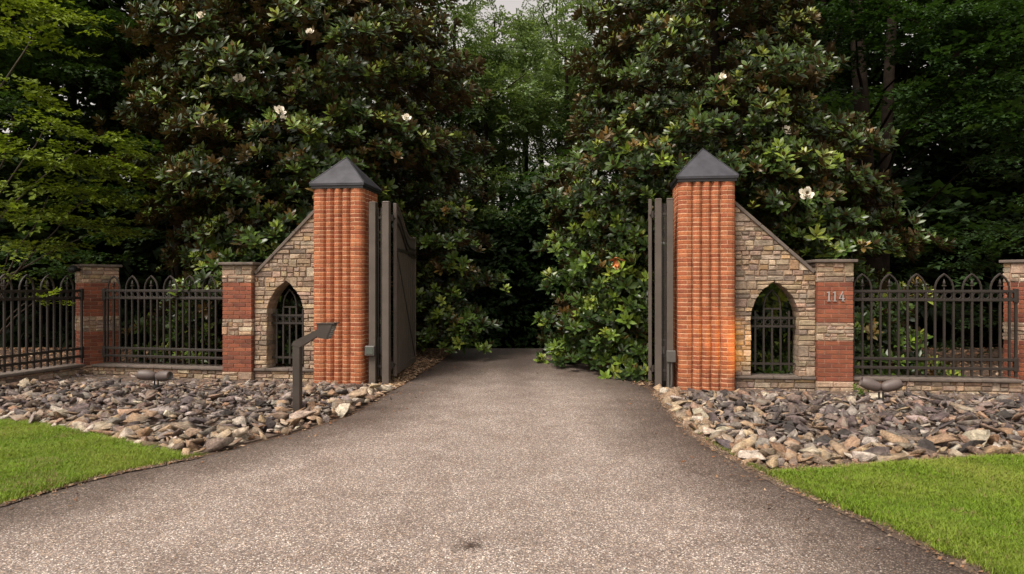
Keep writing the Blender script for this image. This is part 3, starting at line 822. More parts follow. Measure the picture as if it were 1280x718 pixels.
def low_wall(p0, p1, z1, label):
    """front face runs p0 -> p1 (left to right as seen from the camera); z1 = extra height"""
    d = Vector((p1[0]-p0[0], p1[1]-p0[1], 0)); L = d.length
    root = empty('low_wall', (p0[0], p0[1], 0), math.atan2(d.y, d.x), label, 'low wall', 'low stone walls under the iron fences')
    MB().box(0.002, L-.002, .012, .34, -.12, .163).obj('mortar', M['mortar_s'], root)
    for a0, a1 in rows(-.12, .165, (.065, .085, .14)):
        for a, b, c, e in cells(0, L, a0, a1): stone_obj([(a, c), (b, c), (b, e), (a, e)], root, None, .1)
    x = 0
    while x < L-.01:
        l = min(rng.uniform(.7, 1.1), L-x)
        if L-x-l < .3: l = L-x
        MB().box(x+.003, x+l-.003, -.05, .36, .165, .205, .007).obj('coping_slab', M['coping'], root); x += l
    return root
FP = .39
def fence(p0, p1, n, start, label, brackets=(True, True)):
    d = Vector((p1[0]-p0[0], p1[1]-p0[1], 0)); L = d.length
    root = empty('iron_fence', (p0[0], p0[1], 0), math.atan2(d.y, d.x), label, 'iron fence', 'dark iron fence bays with pointed arches')
    for z in (1.505, 1.375, .48, .345): MB().box(0, L, -.019, .019, z-.021, z+.021, .004).obj('rail', M['iron'], root)
    if 'pk' not in BM:
        BM['pk'] = MB().box(-.0145, .0145, -.0145, .0145, .235, 1.51).mesh('picket'); BM['pk'].materials.append(M['iron'])
        P = [(-.13, 0, 1.50), (-.128, 0, 1.575), (-.108, 0, 1.645), (-.07, 0, 1.705), (-.03, 0, 1.742), (0, 0, 1.765), (.03, 0, 1.742), (.07, 0, 1.705), (.108, 0, 1.645), (.128, 0, 1.575), (.13, 0, 1.50)]
        BM['ar'] = MB().tube(P, .0165, 6).mesh('pointed_arch'); BM['ar'].materials.append(M['iron'])
        BM['fi'] = MB().lathe([(.012, 1.52), (.012, 1.575), (.034, 1.583), (.034, 1.593), (.014, 1.602), (.022, 1.625), (.018, 1.65), (.004, 1.69)], 8).mesh('finial'); BM['fi'].materials.append(M['iron'])
        BM['ri'] = MB().tube([(.045*math.cos(a), 0, .045*math.sin(a)) for a in [2*PI*q/12 for q in range(13)]], .008, 5, False).mesh('ring'); BM['ri'].materials.append(M['iron'])
    for i in range(n):
        c = start+i*FP
        link('pointed_arch', BM['ar'], None, root, (c, 0, 0)); link('finial', BM['fi'], None, root, (c, 0, 0))
        for s in (-1, 0, 1):
            link('picket', BM['pk'], None, root, (c+s*.13, 0, 0))
            if c+s*.13+.065 < L: link('ring', BM['ri'], None, root, (c+s*.13+.065, 0, 1.44))
    for s, x in zip(brackets, (0.0, L)):
        if s:
            for z in (1.44, .41): MB().box(x-.03, x+.03, -.028, .028, z-.105, z+.105, .006).obj('bracket', M['iron'], root)
            MB().box(x-.016, x+.016, -.016, .016, .22, 1.54).obj('end_post', M['iron'], root)
    return root
a = W(5.145, .25); b = W(7.52, .25); low_wall(a, b, 0, 'low stone wall with a grey coping right of the pillar numbered 114')
a = W(5.15, .40); b = W(7.52, .40); fence(a, b, 6, .20, 'dark iron fence with pointed arches right of the pillar numbered 114', (False, True))
a = (-7.42, 12.10); b = tuple(W(-4.925, .25)[:2]); low_wall(a, b, 0, 'low stone wall under the fence between the two left pillars')
a = (-7.32, 12.26); b = tuple(W(-4.93, .40)[:2]); fence(a, b, 6, .20, 'dark iron fence with pointed arches between the two left pillars', (True, False))
low_wall((-8.40, 8.2), (-7.60, 12.12), 0, 'low stone wall running toward the viewer at the left edge of the photo')
fence((-8.42, 8.3), (-7.64, 12.12), 9, .47, 'dark iron fence running toward the viewer at the left edge of the photo', (False, True))

# ================================================================ GATES
def post(x, y, w_, h, label):
    root = empty('gate_post', (x, y, 0), -WA, label, 'gate post', 'square metal gate posts')
    MB().box(-w_/2, w_/2, -w_/2, w_/2, -.05, h-.02, .006).obj('shaft', M['gate'], root)
    c = MB(); c.box(-w_/2-.004, w_/2+.004, -w_/2-.004, w_/2+.004, h-.03, h, .012); c.obj('cap', M['gate'], root)
    return root
PA = post(-2.262, 11.12, .112, 2.955, 'square bronze metal post standing against the left brick column')
PB = post(-2.035, 11.06, .114, 2.955, 'square bronze metal post that carries the open left gate leaf')
PC = post(2.432, 10.52, .098, 2.935, 'square bronze metal post standing against the right brick column')
PD = post(2.262, 10.56, .100, 2.935, 'square bronze metal post that carries the open right gate leaf')
b_ = MB().box(-.08, .08, -.13, -.058, .46, .62, .01).obj('junction_box', M['box'], PA, loc=(-.02, 0, 0))
MB().box(-.055, .055, -.136, -.13, .49, .59).obj('lens', M['glass'], b_)
b_ = MB().box(-.075, .065, -.12, -.05, .42, .60, .01).obj('junction_box', M['box'], PC, loc=(.015, 0, 0))
MB().tube([(-.03, -.085, .42), (-.03, -.085, .1), (-.02, -.085, -.05)], .016, 6).obj('conduit', M['box'], PC)
MB().tube([(.015, -.085, .42), (.02, -.085, .15), (.0, -.085, -.05)], .012, 6).obj('conduit', M['box'], PC)
def side_panel(pa, pb, label):
    d = Vector((pb[0]-pa[0], pb[1]-pa[1], 0)); L = d.length
    root = empty('side_railing', (pa[0], pa[1], 0), math.atan2(d.y, d.x), label, 'side railing', 'narrow railings between the gate posts')
    for z in (2.70, .28): MB().box(0, L, -.016, .016, z-.018, z+.018).obj('rail', M['iron'], root)
    for t in (.30, .72): MB().box(L*t-.010, L*t+.010, -.010, .010, .12, 2.86).obj('picket', M['iron'], root)
    return root
side_panel((-2.21, 11.14), (-2.09, 11.10), 'narrow iron railing between the two left gate posts')
side_panel((2.31, 10.56), (2.385, 10.54), 'narrow iron railing between the two right gate posts')
def leaf(loc, ang, sgn, hinge_to, label, LL=1.97):
    """local x runs along the leaf from its hinge stile; local -y*sgn is the face with the trim"""
    root = empty('gate_leaf', (loc[0], loc[1], 0), ang, label, 'gate leaf', 'pair of open metal gate leaves')
    zb = .13
    def zt(s):
        t = min(1, max(0, (s-.02)/1.30)); e = t*t*(3-2*t); return 2.95-.45*e+(.02*max(0, s-1.5))
    N = 16; top = [(i*(LL-.05)/N+.025, zt(i*LL/N)-.02) for i in range(N+1)]
    pn = MB().prism([(.025, zb+.03), (LL-.025, zb+.03)]+top[::-1], -.012, .012); pn.obj('infill_panel', M['gate'], root)
    MB().box(0, .055, -.028, .028, zb-.03, 2.95, .006).obj('stile', M['gate'], root)
    MB().box(LL-.055, LL, -.028, .028, zb, zt(LL)+.02, .006).obj('stile', M['gate'], root)
    MB().box(.055, LL-.055, -.026, .026, zb, zb+.11, .004).obj('bottom_rail', M['gate'], root)
    def ribbon(fz, s0, s1, h, y):
        P = [(s0+(s1-s0)*i/20) for i in range(21)]
        return MB().prism([(s, fz(s)-h) for s in P]+[(s, fz(s)) for s in P[::-1]], -y, y)
    ribbon(lambda s: zt(s), .055, LL-.055, .045, .026).obj('top_rail', M['gate'], root)
    ribbon(lambda s: zt(s)-.17-.05*s/LL, .055, LL-.055, .028, .040).obj('curved_trim', M['iron'], root)  # both curved trims coloured dark to draw their shadow lines
    ribbon(lambda s: zt(s)-.30-.06*s/LL, .055, LL-.055, .028, .040).obj('curved_trim', M['iron'], root)
    MB().box(.055, LL-.055, -.036, .036, 2.175, 2.215).obj('cross_rail', M['iron'], root)
    MB().tube([(.09, 0, 2.17), (LL-.09, 0, zb+.14)], .030, 4, ph=PI/4).obj('diagonal_brace', M['iron'], root)
    for i in range(1, 9):
        x = i*LL/9; MB().box(x-.004, x+.004, -.016, .016, zb+.11, 2.17).obj('panel_seam', M['gate'], root)
    hv = Matrix.Rotation(-ang, 3, 'Z') @ Vector((hinge_to[0]-loc[0], hinge_to[1]-loc[1], 0))
    for z in (2.70, .30):
        h_ = MB().tube([(0, 0, z), (hv.x, hv.y, z)], .017, 8).obj('hinge', M['iron'], root)
        MB().tube([(hv.x*.4, hv.y*.4, z-.05), (hv.x*.4, hv.y*.4, z+.05)], .034, 8).obj('hinge_barrel', M['iron'], h_)
    return root
leaf((-1.925, 11.22), math.atan2(2.0, .047), 1, (-2.03, 11.06), 'solid bronze metal gate leaf swung open inward on the left of the driveway')
leaf((2.165, 10.70), math.atan2(.98, .205), -1, (2.26, 10.58), 'solid bronze metal gate leaf swung open inward on the right, seen edge on')
root = empty('gate_operator', (-2.16, 11.52, 0), R(80), 'grey green gate motor box behind the left gate posts', 'gate motor')
MB().box(-.17, .19, -.09, .09, .46, .72, .02).obj('housing', M['opbox'], root); MB().box(-.04, .04, -.04, .04, 0, .46).obj('stand', M['iron'], root)
MB().tube([(.1, -.02, .42), (.5, .16, .40)], .02, 6).obj('arm', M['iron'], root)
root = empty('gate_operator', (2.40, 10.86, 0), R(-95), 'grey gate motor box with a white label behind the right gate posts', 'gate motor')
h_ = MB().box(-.2, .16, -.09, .09, .47, .73, .015).obj('housing', M['opbox'], root); MB().box(-.04, .04, -.04, .04, 0, .47).obj('stand', M['iron'], root)
MB().box(.161, .164, -.06, .0, .52, .64).obj('label_plate', M['white'], h_)
MB().tube([(.14, -.05, .5), (.16, -.07, .2), (.12, -.12, .0)], .012, 6).obj('cable', M['box'], root)

# ================================================================ KEYPAD PEDESTAL
root = empty('keypad_pedestal', (-2.63, 8.37, 0), R(-10), 'bronze bent metal keypad pedestal standing among the rocks at the driveway edge', 'keypad post')
MB().box(-.048, .048, -.04, .04, -.05, .865, .006).obj('post', M['pedestal'], root)
MB().box(-.10, .10, -.09, .09, -.02, .012, .004).obj('base_plate', M['pedestal'], root)
am = MB(); am.prism([(-.048, .86), (.048, .835), (.30, .99), (.30, 1.065), (-.035, .905)], -.045, .045); am.obj('arm', M['pedestal'], root)
hd = MB(); hd.prism([(.29, .962), (.405, .938), (.485, 1.115), (.485, 1.123), (.29, 1.118)], -.075, .075); h_ = hd.obj('keypad_head', M['pedestal'], root)
MB().prism([(.282, 1.119), (.515, 1.125), (.515, 1.139), (.282, 1.133)], -.083, .083).obj('hood', M['pedestal'], h_)
f0, f1 = Vector((.411, 0, .950)), Vector((.480, 0, 1.103)); nrm = Vector((.18, 0, -.08)).normalized()
v = []
for yy_ in (-.066, .066):
    for q in (f0, f1): v += [q+nrm*.005+Vector((0, yy_, 0)), q-nrm*.004+Vector((0, yy_, 0))]
kp = MB().add(v, [(0, 2, 6, 4), (1, 5, 7, 3), (0, 1, 3, 2), (4, 6, 7, 5), (0, 4, 5, 1), (2, 3, 7, 6)]).obj('keypad_face', M['glass'], h_)
for r_ in range(4):
    for c_ in range(3):
        q = f0.lerp(f1, .22+.17*r_)+nrm*.007+Vector((0, -.035+.03*c_, 0))
        MB().box(-.003, .003, -.007, .007, -.007, .007).obj('button', M['numeral'], kp, loc=q)
# ================================================================ LANDSCAPE LIGHTS
def bullet(mb, d, off):
    """bullet-shaped housing pointing along d"""
    q = Vector(d).to_track_quat('Z', 'Y').to_matrix()
    prof = [(.004, -.014), (.030, -.010), (.052, .008), (.066, .04), (.074, .09), (.077, .14), (.074, .19), (.066, .225), (.058, .243), (.055, .243), (.052, .20)]
    b = MB().lathe(prof, 20); mb.add([q @ Vector(p)+Vector(off) for p in b.v], b.f)
    return q @ Vector((0, 0, .205))+Vector(off)
def floodlight(loc, rz, dirs, label, lit=None):
    root = empty('landscape_floodlight', loc, rz, label, 'floodlight', 'twin bullet floodlights in the rock beds')
    MB().lathe([(.05, -.02), (.05, .01), (.03, .02)], 12).obj('base', M['black'], root)
    zc = .155
    for sx in (-1, 1): MB().tube([(sx*.026, 0, .0), (sx*.026, 0, zc-.05)], .012, 8).obj('stem', M['black'], root)
    for d in dirs:
        mb = MB(); e = bullet(mb, d, (.012*math.copysign(1, d[0]), 0, zc)); o = mb.obj('lamp_housing', M['lampcase'], root, True)
        l = MB(); q = Vector(d).to_track_quat('Z', 'Y').to_matrix(); l.add([q @ Vector((.06*math.cos(a), .06*math.sin(a), 0))+e for a in [2*PI*i/16 for i in range(16)]], [tuple(range(16))])
        l.obj('lens', M['glass'], o)
    if lit:
        ld = bpy.data.lights.new('floodlight_lamp', 'SPOT'); ld.energy = lit; ld.color = (1.0, .56, .09); ld.spot_size = R(36); ld.spot_blend = .9; ld.shadow_soft_size = .05
        lo = bpy.data.objects.new('floodlight_lamp', ld); C.objects.link(lo)
        src = Vector((4.40, 9.15, .30)); lo.location = src
        tgt = W(3.47, 0, .66); lo.rotation_euler = (src-tgt).to_track_quat('Z', 'Y').to_euler()
    return root
floodlight((-5.22, 10.02, .11), 0, [(-1, -.15, .10), (1, -.35, .06)], 'twin grey bullet floodlight in the left rock bed')
floodlight((4.80, 8.88, .10), 0, [(-1, .25, .38), (1, -.05, .30)], 'twin grey bullet floodlight in the right rock bed', lit=95)
root = empty('wall_spotlight', (-7.94, 12.33, 1.885), R(-20), 'small black spotlight clamped near the top of the left corner pillar', 'spotlight')
mb = MB(); q = Vector((1, -.6, .1)).to_track_quat('Z', 'Y').to_matrix(); b = MB().lathe([(.03, -.12), (.06, -.09), (.068, .07), (.072, .10)], 12); mb.add([q @ Vector(p) for p in b.v], b.f); mb.obj('lamp_housing', M['black'], root, True)
MB().box(-.02, .02, -.02, .22, -.03, .03).obj('bracket', M['black'], root)

# ================================================================ TREES
def norm(v): return v/np.linalg.norm(v, axis=-1, keepdims=True)
def frames(axis, spin):
    """rotation matrices whose z column is axis, spun about it"""
    z = norm(axis); up = np.where(np.abs(z[:, 2:3]) < .9, np.array([[0, 0, 1.]]), np.array([[0, 1., 0]]))
    x = norm(np.cross(up, z)); y = np.cross(z, x)
    c, s = np.cos(spin)[:, None], np.sin(spin)[:, None]
    return np.stack([x*c+y*s, -x*s+y*c, z], -1)
def whorl(seed, n=11, L=.188, Wd=.069, hi=True):
    r = random.Random(seed); v = []; f = []; m = []
    for k in range(n):
        az = k*2.399+r.uniform(-.25, .25); el = (R(12)+R(62)*(k/(n-1))**1.2)+r.uniform(-.15, .15)
        l = L*r.uniform(.8, 1.12)*(.75+.25*(1-k/n)); wd = Wd*r.uniform(.85, 1.1)*.5*l/L; dr = r.uniform(.05, .45); tw = r.uniform(-.5, .5)
        pts = []
        if hi: raw = [(0.02, 0, 0), (.38, -1, .22), (.38, 0, 0), (.38, 1, .22), (.74, -.85, .16), (.74, 0, 0), (.74, .85, .16), (1, 0, 0)]; fs = [(0, 1, 2), (0, 2, 3), (1, 4, 5), (1, 5, 2), (2, 5, 6), (2, 6, 3), (4, 7, 5), (5, 7, 6)]
        else: raw = [(0.02, 0, 0), (.55, -1, .2), (.55, 1, .2), (1, 0, 0)]; fs = [(0, 1, 2), (1, 3, 2)]
        for a, b, c in raw:
            x = a*l; y = b*wd; z = c*wd-dr*a*a*l*.35
            y, z = y*math.cos(tw)-z*math.sin(tw), y*math.sin(tw)+z*math.cos(tw)
            X = x*math.cos(el)-z*math.sin(el); Z = x*math.sin(el)+z*math.cos(el)
            pts.append((X*math.cos(az)-y*math.sin(az), X*math.sin(az)+y*math.cos(az), Z+.01*k*.4))
        o = len(v); v += pts; f += [tuple(q+o for q in t) for t in fs]
        b = r.uniform(.7, 1.25)*(1.25 if k > n*.6 else 1); wx = (1.15, 1.05, .9) if k > n*.6 else (1, 1, 1)
        m += [tuple(b*q for q in wx)]*len(pts)
    return np.array(v), np.array(f), np.array(m)
WH = [whorl(i) for i in range(6)]; WL = [whorl(20+i, 9, hi=False) for i in range(4)]
def spray(seed, n=24, L=.62, ll=.105, tri=2):
    r = random.Random(seed); v = []; f = []; m = []
    for k in range(n):
        t = (k+.5)/n; side = 1 if k % 2 else -1
        bx = t*L; by = side*(.05+.24*math.sin(PI*min(1, t+.12)))*r.uniform(.1, 1)*L*.8; bz = -.10*t*t+r.uniform(-.035, .035)
        a = side*r.uniform(.3, 1.3); l = ll*r.uniform(.7, 1.2); wd = l*.40; tl = r.uniform(-.5, .35)
        c, s = math.cos(a), math.sin(a)
        raw = [(0, 0, 0), (.5*l, -wd, .1*l), (l, 0, tl*l), (.5*l, wd, .1*l)]
        o = len(v); v += [(bx+x*c-y*s, by+x*s+y*c, bz+z) for x, y, z in raw]; f += [(o, o+1, o+2), (o, o+2, o+3)]
        b = r.uniform(.65, 1.3); m += [(b, b, b)]*4
    return np.array(v), np.array(f), np.array(m)
SP = [spray(50+i) for i in range(5)]; SPB = [spray(70+i, 22, .8, .15) for i in range(5)]
def limb(root, p0, p1, r0, r1, mat, name='branch', sag=.1, n=6, wob=.06):
    p0, p1 = Vector(p0), Vector(p1); P = []
    for i in range(7):
        t = i/6; p = p0.lerp(p1, t); l = (p1-p0).length
        P.append(p+Vector((rng.uniform(-wob, wob)*l*.4*math.sin(PI*t), rng.uniform(-wob, wob)*l*.4*math.sin(PI*t), l*sag*math.sin(PI*t))))
    return MB().tube(P, [r0+(r1-r0)*i/6 for i in range(7)], n).obj(name, M[mat], root, True)
def trunk_obj(root, h, r0, r1, mat, lean=(0, 0), n=12, name='trunk'):
    P = []; Rr = []
    for i in range(13):
        t = i/12; P.append((lean[0]*t+.06*math.sin(t*7+h), lean[1]*t+.05*math.cos(t*5+h), -.15+(h+.15)*t))
        Rr.append((r0*(1-t)+r1*t)*(1.35 if i == 0 else 1.12 if i == 1 else 1))
    return MB().tube(P, Rr, n).obj(name, M[mat], root, True)

def magnolia(loc, Rf, zlo, zhi, label, seed, hi=True, parts=True, extras=(), brown=.10, bright=1.0, dens=1.0, lean=(0, 0), backcut=.25, flowers=(), deadc=None):
    rs = random.Random(seed); ng = np.random.default_rng(seed)
    bx, by = loc; gz = ground_z(by)
    root = empty('magnolia_tree', (bx, by, gz), 0, label, 'magnolia tree')
    trunk_obj(root, zhi*.96, .19, .04, 'bark', lean)
    cl = []
    z = zlo
    while z < zhi:
        k0 = Rf(z, 0); stp = .78/math.sqrt(dens)
        n = max(3, int(2*PI*max(.5, k0)/stp))
        ph = rs.uniform(0, 6)
        for i in range(n):
            a = ph+2*PI*i/n+rs.uniform(-.12, .12); back = math.sin(a) > .35
            if back and rs.random() > backcut: continue
            if rs.random() < .10: continue
            tw = 1+.13*noise.noise(Vector((math.cos(a)*2.2+seed, math.sin(a)*2.2, z*.9)))*2
            rr = Rf(z, a)*tw*rs.uniform(.74, 1.06)
            cl.append((rr*math.cos(a), rr*math.sin(a), z+rs.uniform(-.22, .22), .50*rs.uniform(.7, 1.35), 1))
        m = int(n*.42)
        for i in range(m):
            a = rs.uniform(0, 2*PI)
            if math.sin(a) > .5: continue
            rr = Rf(z, a)*rs.uniform(.35, .72); cl.append((rr*math.cos(a), rr*math.sin(a), z+rs.uniform(-.2, .2), .55, 0))
        z += .56/math.sqrt(dens)
    for ex in extras: cl.append((ex[0]-bx, ex[1]-by, ex[2]-gz, ex[3], 2))
    T = []; A = []; S = []; Cc = []; F_ = []
    for (x, y, z, r, kind) in cl:
        out = Vector((x, y, 0)).normalized() if (x or y) else Vector((0, -1, 0))
        if kind == 2: out = Vector((0, -1, 0))
        n = int((31 if hi else 18)*(r/.5)**1.7*rs.uniform(.8, 1.25)*(.7 if kind == 0 else 1))
        young = rs.random() < .42; br = rs.random() < .28
        for _ in range(n):
            a = rs.uniform(0, 2*PI); q = r*math.sqrt(rs.random())*1.15
            dz = rs.gauss(0, .075)-.30*(q/r)**2*r
            T.append((x+q*math.cos(a), y+q*math.sin(a), z+dz))
            A.append((out.x*.6+rs.gauss(0, .30)+math.cos(a)*.45, out.y*.6+rs.gauss(0, .30)+math.sin(a)*.45, .85+rs.gauss(0, .22)))
            S.append(rs.uniform(.70, 1.25))
            dk = rs.random()
            if rs.random() < brown*(1.5 if br else .25): c = rs.choice([(.11, .075, .022), (.13, .085, .028), (.085, .065, .022)])
            elif dk < (.34 if young else .10): c = rs.choice([(.13, .19, .028), (.17, .215, .038), (.10, .16, .024)])
            elif dk < .62: c = (.044, .078, .014)
            else: c = (.021, .040, .010)
            bb = bright*rs.uniform(.75, 1.25)*(1.12 if kind == 2 else 1); Cc.append(tuple(bb*u for u in c)); F_.append(kind)
    T = np.array(T); A = np.array(A); S = np.array(S); Cc = np.array(Cc); k = len(T)
    Mx = frames(A, ng.uniform(0, 6.28, k))*S[:, None, None]
    pr = WH if hi else WL; idx = ng.integers(0, len(pr), k)
    sel = np.zeros(k, bool)
    if parts:      # the clusters that show largest: nearest the camera and inside the frame
        wp = T+np.array([bx, by, gz]); px = wp[:, 0]/wp[:, 1]; pz = (wp[:, 2]-1.57)/wp[:, 1]
        # how far out of the crown a cluster stands on its own line of sight: nearest in its small angular cell
        cell = {}
        for i in range(k):
            if abs(px[i]) > .75 or pz[i] > .42: continue
            key = (int((px[i]+2)*26), int((pz[i]+2)*26)); 
            if key not in cell or wp[i, 1] < wp[cell[key], 1]: cell[key] = i
        order = sorted(cell.values(), key=lambda i: wp[i, 1])[:286]
        sel[order] = True
        meshes = []
        for v_, f_, m_ in WH:
            me = np_mesh('leaf_cluster', v_, f_, m_, True); me.materials.append(M['mag']); meshes.append(me)
        for i in order:
            o = link('leaf_cluster', meshes[idx[i] % 6], None, root, color=tuple(Cc[i]))
            o.matrix_local = Matrix.Translation(T[i].tolist()) @ Matrix(Mx[i].tolist()).to_4x4()
    ns = ~sel
    V, F, Tn = join_inst(pr, idx[ns], Mx[ns], T[ns], Cc[ns])
    tag(link('foliage', np_mesh('foliage', V, F, Tn, True), M['mag'], root), kind='stuff')
    outer = [c for c in cl if c[4] == 1]
    for c in rs.sample(outer, min(26, len(outer))):
        zt_ = max(.3, c[2]-rs.uniform(.3, 1.0)); t = zt_/zhi
        limb(root, (lean[0]*t, lean[1]*t, zt_), (c[0]*.93, c[1]*.93, c[2]-.1), .055, .014, 'bark', sag=-.04)
    for (fx, fy, fz, fs) in flowers:
        b = MB()
        for kk in range(9):
            a = kk*2*PI/9*2+(.2 if kk > 4 else 0); el = R(18) if kk < 5 else R(50)
            L_ = .095*fs; q = Matrix.Rotation(a, 3, 'Z') @ Matrix.Rotation(-el, 3, 'Y')
            raw = [(.008, 0, 0), (.4*L_, -.38*L_, .06*L_), (.45*L_, 0, -.04*L_), (.4*L_, .38*L_, .06*L_), (.85*L_, -.30*L_, .16*L_), (.9*L_, .30*L_, .16*L_), (1.05*L_, 0, .22*L_)]
            b.add([q @ Vector(p) for p in raw], [(0, 1, 2), (0, 2, 3), (1, 4, 2), (2, 4, 6), (2, 6, 5), (2, 5, 3)])
        o = b.obj('flower', M['petal'], root, loc=(fx-bx, fy-by, fz-gz)); o.rotation_euler = (R(62)+rs.uniform(-.2, .2), rs.uniform(-.4, .4), rs.uniform(-.5, .5))
        for dx_, dz_ in ((0, -.03), (-.09, -.1), (.1, -.08)):
            i = rs.randrange(6); me = np_mesh('leaf_cluster', *WH[i][:2], WH[i][2], True); me.materials.append(M['mag'])
            link('leaf_cluster', me, None, root, (fx-bx+dx_, fy-by+.05, fz-gz+dz_), (R(60), 0, rs.uniform(0, 6)), (1.1,)*3, (.06, .11, .025))
    if deadc:
        v_, f_, m_ = WH[2]; me = np_mesh('dead_leaves', v_, f_, m_, True); me.materials.append(M['litter'])
        link('dead_leaves', me, None, root, (deadc[0]-bx, deadc[1]-by, deadc[2]-gz), (R(170), .2, .3), (1.0, 1.0, 1.35), (.42, .15, .05))
    return root, len(T)
def px_pt(x, y, d): return ((x-640)/853*d, d, 1.57+(360-y)/853*d)
def RL(z, a):      # left magnolia: broad column
    r = 3.25 if z < 6.5 else 3.25*max(0, 1-(z-6.5)/6.0)
    r *= .86+.14*min(1, z/1.2)
    if z < 2.8: r *= 1-.20*max(0, -math.cos(a)+.1)-.13*max(0, -math.sin(a))*min(1, (2.8-z)/.5)
    r *= 1-.22*max(0, math.cos(a)-.1)*max(0, -math.sin(a)+.45)*(1 if z < 3.2 else .3)*1.4
    return max(.2, r)
exL = []
for x, y, d, r in ((185, 408, 13.3, .33), (212, 398, 13.1, .38), (245, 400, 12.9, .42), (262, 385, 12.8, .4), (205, 435, 13.2, .35), (240, 438, 12.9, .4), (265, 430, 12.8, .4), (225, 418, 13.0, .4), (270, 405, 12.8, .4), (290, 326, 12.7, .36), (325, 320, 12.5, .36), (350, 400, 12.1, .35), (360, 440, 12.1, .35), (345, 425, 12.2, .35), (372, 380, 12.2, .3), (570, 330, 13.8, .4), (556, 420, 14.0, .42), (582, 425, 13.9, .45), (548, 370, 13.9, .42), (545, 300, 13.8, .4), (562, 395, 13.9, .42), (590, 400, 14.0, .5), (600, 350, 14.2, .5), (570, 300, 13.6, .45), (560, 260, 13.8, .45)):
    exL.append((*px_pt(x, y, d), r))
flL = [(*px_pt(x, y, d), s) for x, y, d, s in ((300, 102, 11.9, 1.25), (349, 142, 11.8, 1.3), (508, 150, 11.9, 1.0), (388, 43, 11.7, .9), (252, 22, 12.0, .9), (355, 150, 11.8, .8), (314, 117, 11.9, .6))]
_, nL = magnolia((-4.45, 15.2), RL, .5, 12.3, 'large magnolia rising behind the left sloping wall with a few white flowers', 31, extras=exL, brown=.17, bright=1.0, flowers=flL)
def RR(z, a):      # right magnolia: leans toward the driveway, narrower on the right higher up
    r = 3.45 if z < 4.5 else 3.45*max(0, 1-(z-4.5)/8.5)**.6
    if z > 2.0: r *= 1-.40*max(0, math.cos(a))*min(1, (z-2.0)/3.5)
    r *= 1-.10*max(0, -math.cos(a))
    return max(.2, r)
exR = []
for x, y, d, r in ((705, 300, 13.0, .42), (735, 285, 12.6, .45), (770, 270, 12.2, .45), (712, 345, 12.9, .42), (740, 325, 12.5, .45), (770, 355, 12.1, .42), (705, 395, 13.2, .4), (722, 425, 12.9, .42), (750, 392, 12.3, .42), (700, 440, 13.6, .38), (740, 245, 12.3, .42), (790, 240, 11.9, .42), (795, 300, 12.0, .42), (715, 250, 12.8, .42), (770, 410, 12.0, .42), (800, 455, 11.7, .34), (790, 380, 11.9, .4), (735, 400, 12.6, .42), (745, 440, 12.3, .4), (775, 455, 11.9, .38), (725, 450, 12.6, .36), (760, 420, 12.1, .42), (790, 430, 11.9, .4), (752, 372, 12.3, .45), (785, 390, 12.0, .45), (795, 350, 12.0, .45), (757, 330, 12.3, .42), (770, 175, 11.7, .42), (800, 190, 11.6, .45), (745, 195, 11.9, .42), (830, 205, 11.5, .42), (900, 210, 11.5, .42), (955, 215, 11.6, .45), (985, 190, 11.7, .45), (1010, 240, 11.7, .45), (1040, 270, 11.6, .42), (1065, 305, 11.5, .42), (1085, 300, 11.7, .35), (1040, 310, 11.5, .4), (1010, 290, 11.5, .4), (975, 250, 11.4, .42), (1085, 400, 11.7, .4), (1110, 385, 11.9, .35), (1125, 420, 11.9, .38), (1090, 440, 11.7, .4), (1150, 455, 11.8, .32), (1105, 465, 11.6, .35), (1080, 465, 11.5, .33), (1170, 465, 12.0, .3), (970, 440, 11.4, .38), (950, 380, 11.5, .36), (985, 400, 11.5, .36), (960, 360, 11.3, .3), (975, 460, 11.3, .36)):
    exR.append((*px_pt(x, y, d), r))
flR = [(*px_pt(x, y, d), s) for x, y, d, s in ((1007, 245, 11.2, 1.45), (978, 193, 11.3, 1.35), (981, 166, 11.4, 1.1), (1025, 85, 12.0, 1.0), (902, 98, 11.5, .8))]
_, nR = magnolia((4.45, 15.0), RR, .3, 12.0, 'large magnolia behind the right column leaning over the driveway, with white flowers', 47, extras=exR, brown=.10, bright=1.05, flowers=flR, deadc=px_pt(771, 322, 11.4))
def RS(z, a): return max(.2, 2.35*(1 if z < 6 else max(0, 1-(z-6)/8))*(.85+.15*min(1, z)))
magnolia((-3.9, 20.5), RS, .3, 13.5, 'darker magnolia farther up the left side of the driveway', 61, hi=False, parts=False, brown=.16, bright=.8, dens=.9)
magnolia((5.4, 23.0), RS, .3, 12.5, 'darker magnolia farther up the right side of the driveway', 62, hi=False, parts=False, brown=.12, bright=.8, dens=.8)
print('whorls', nL, nR)

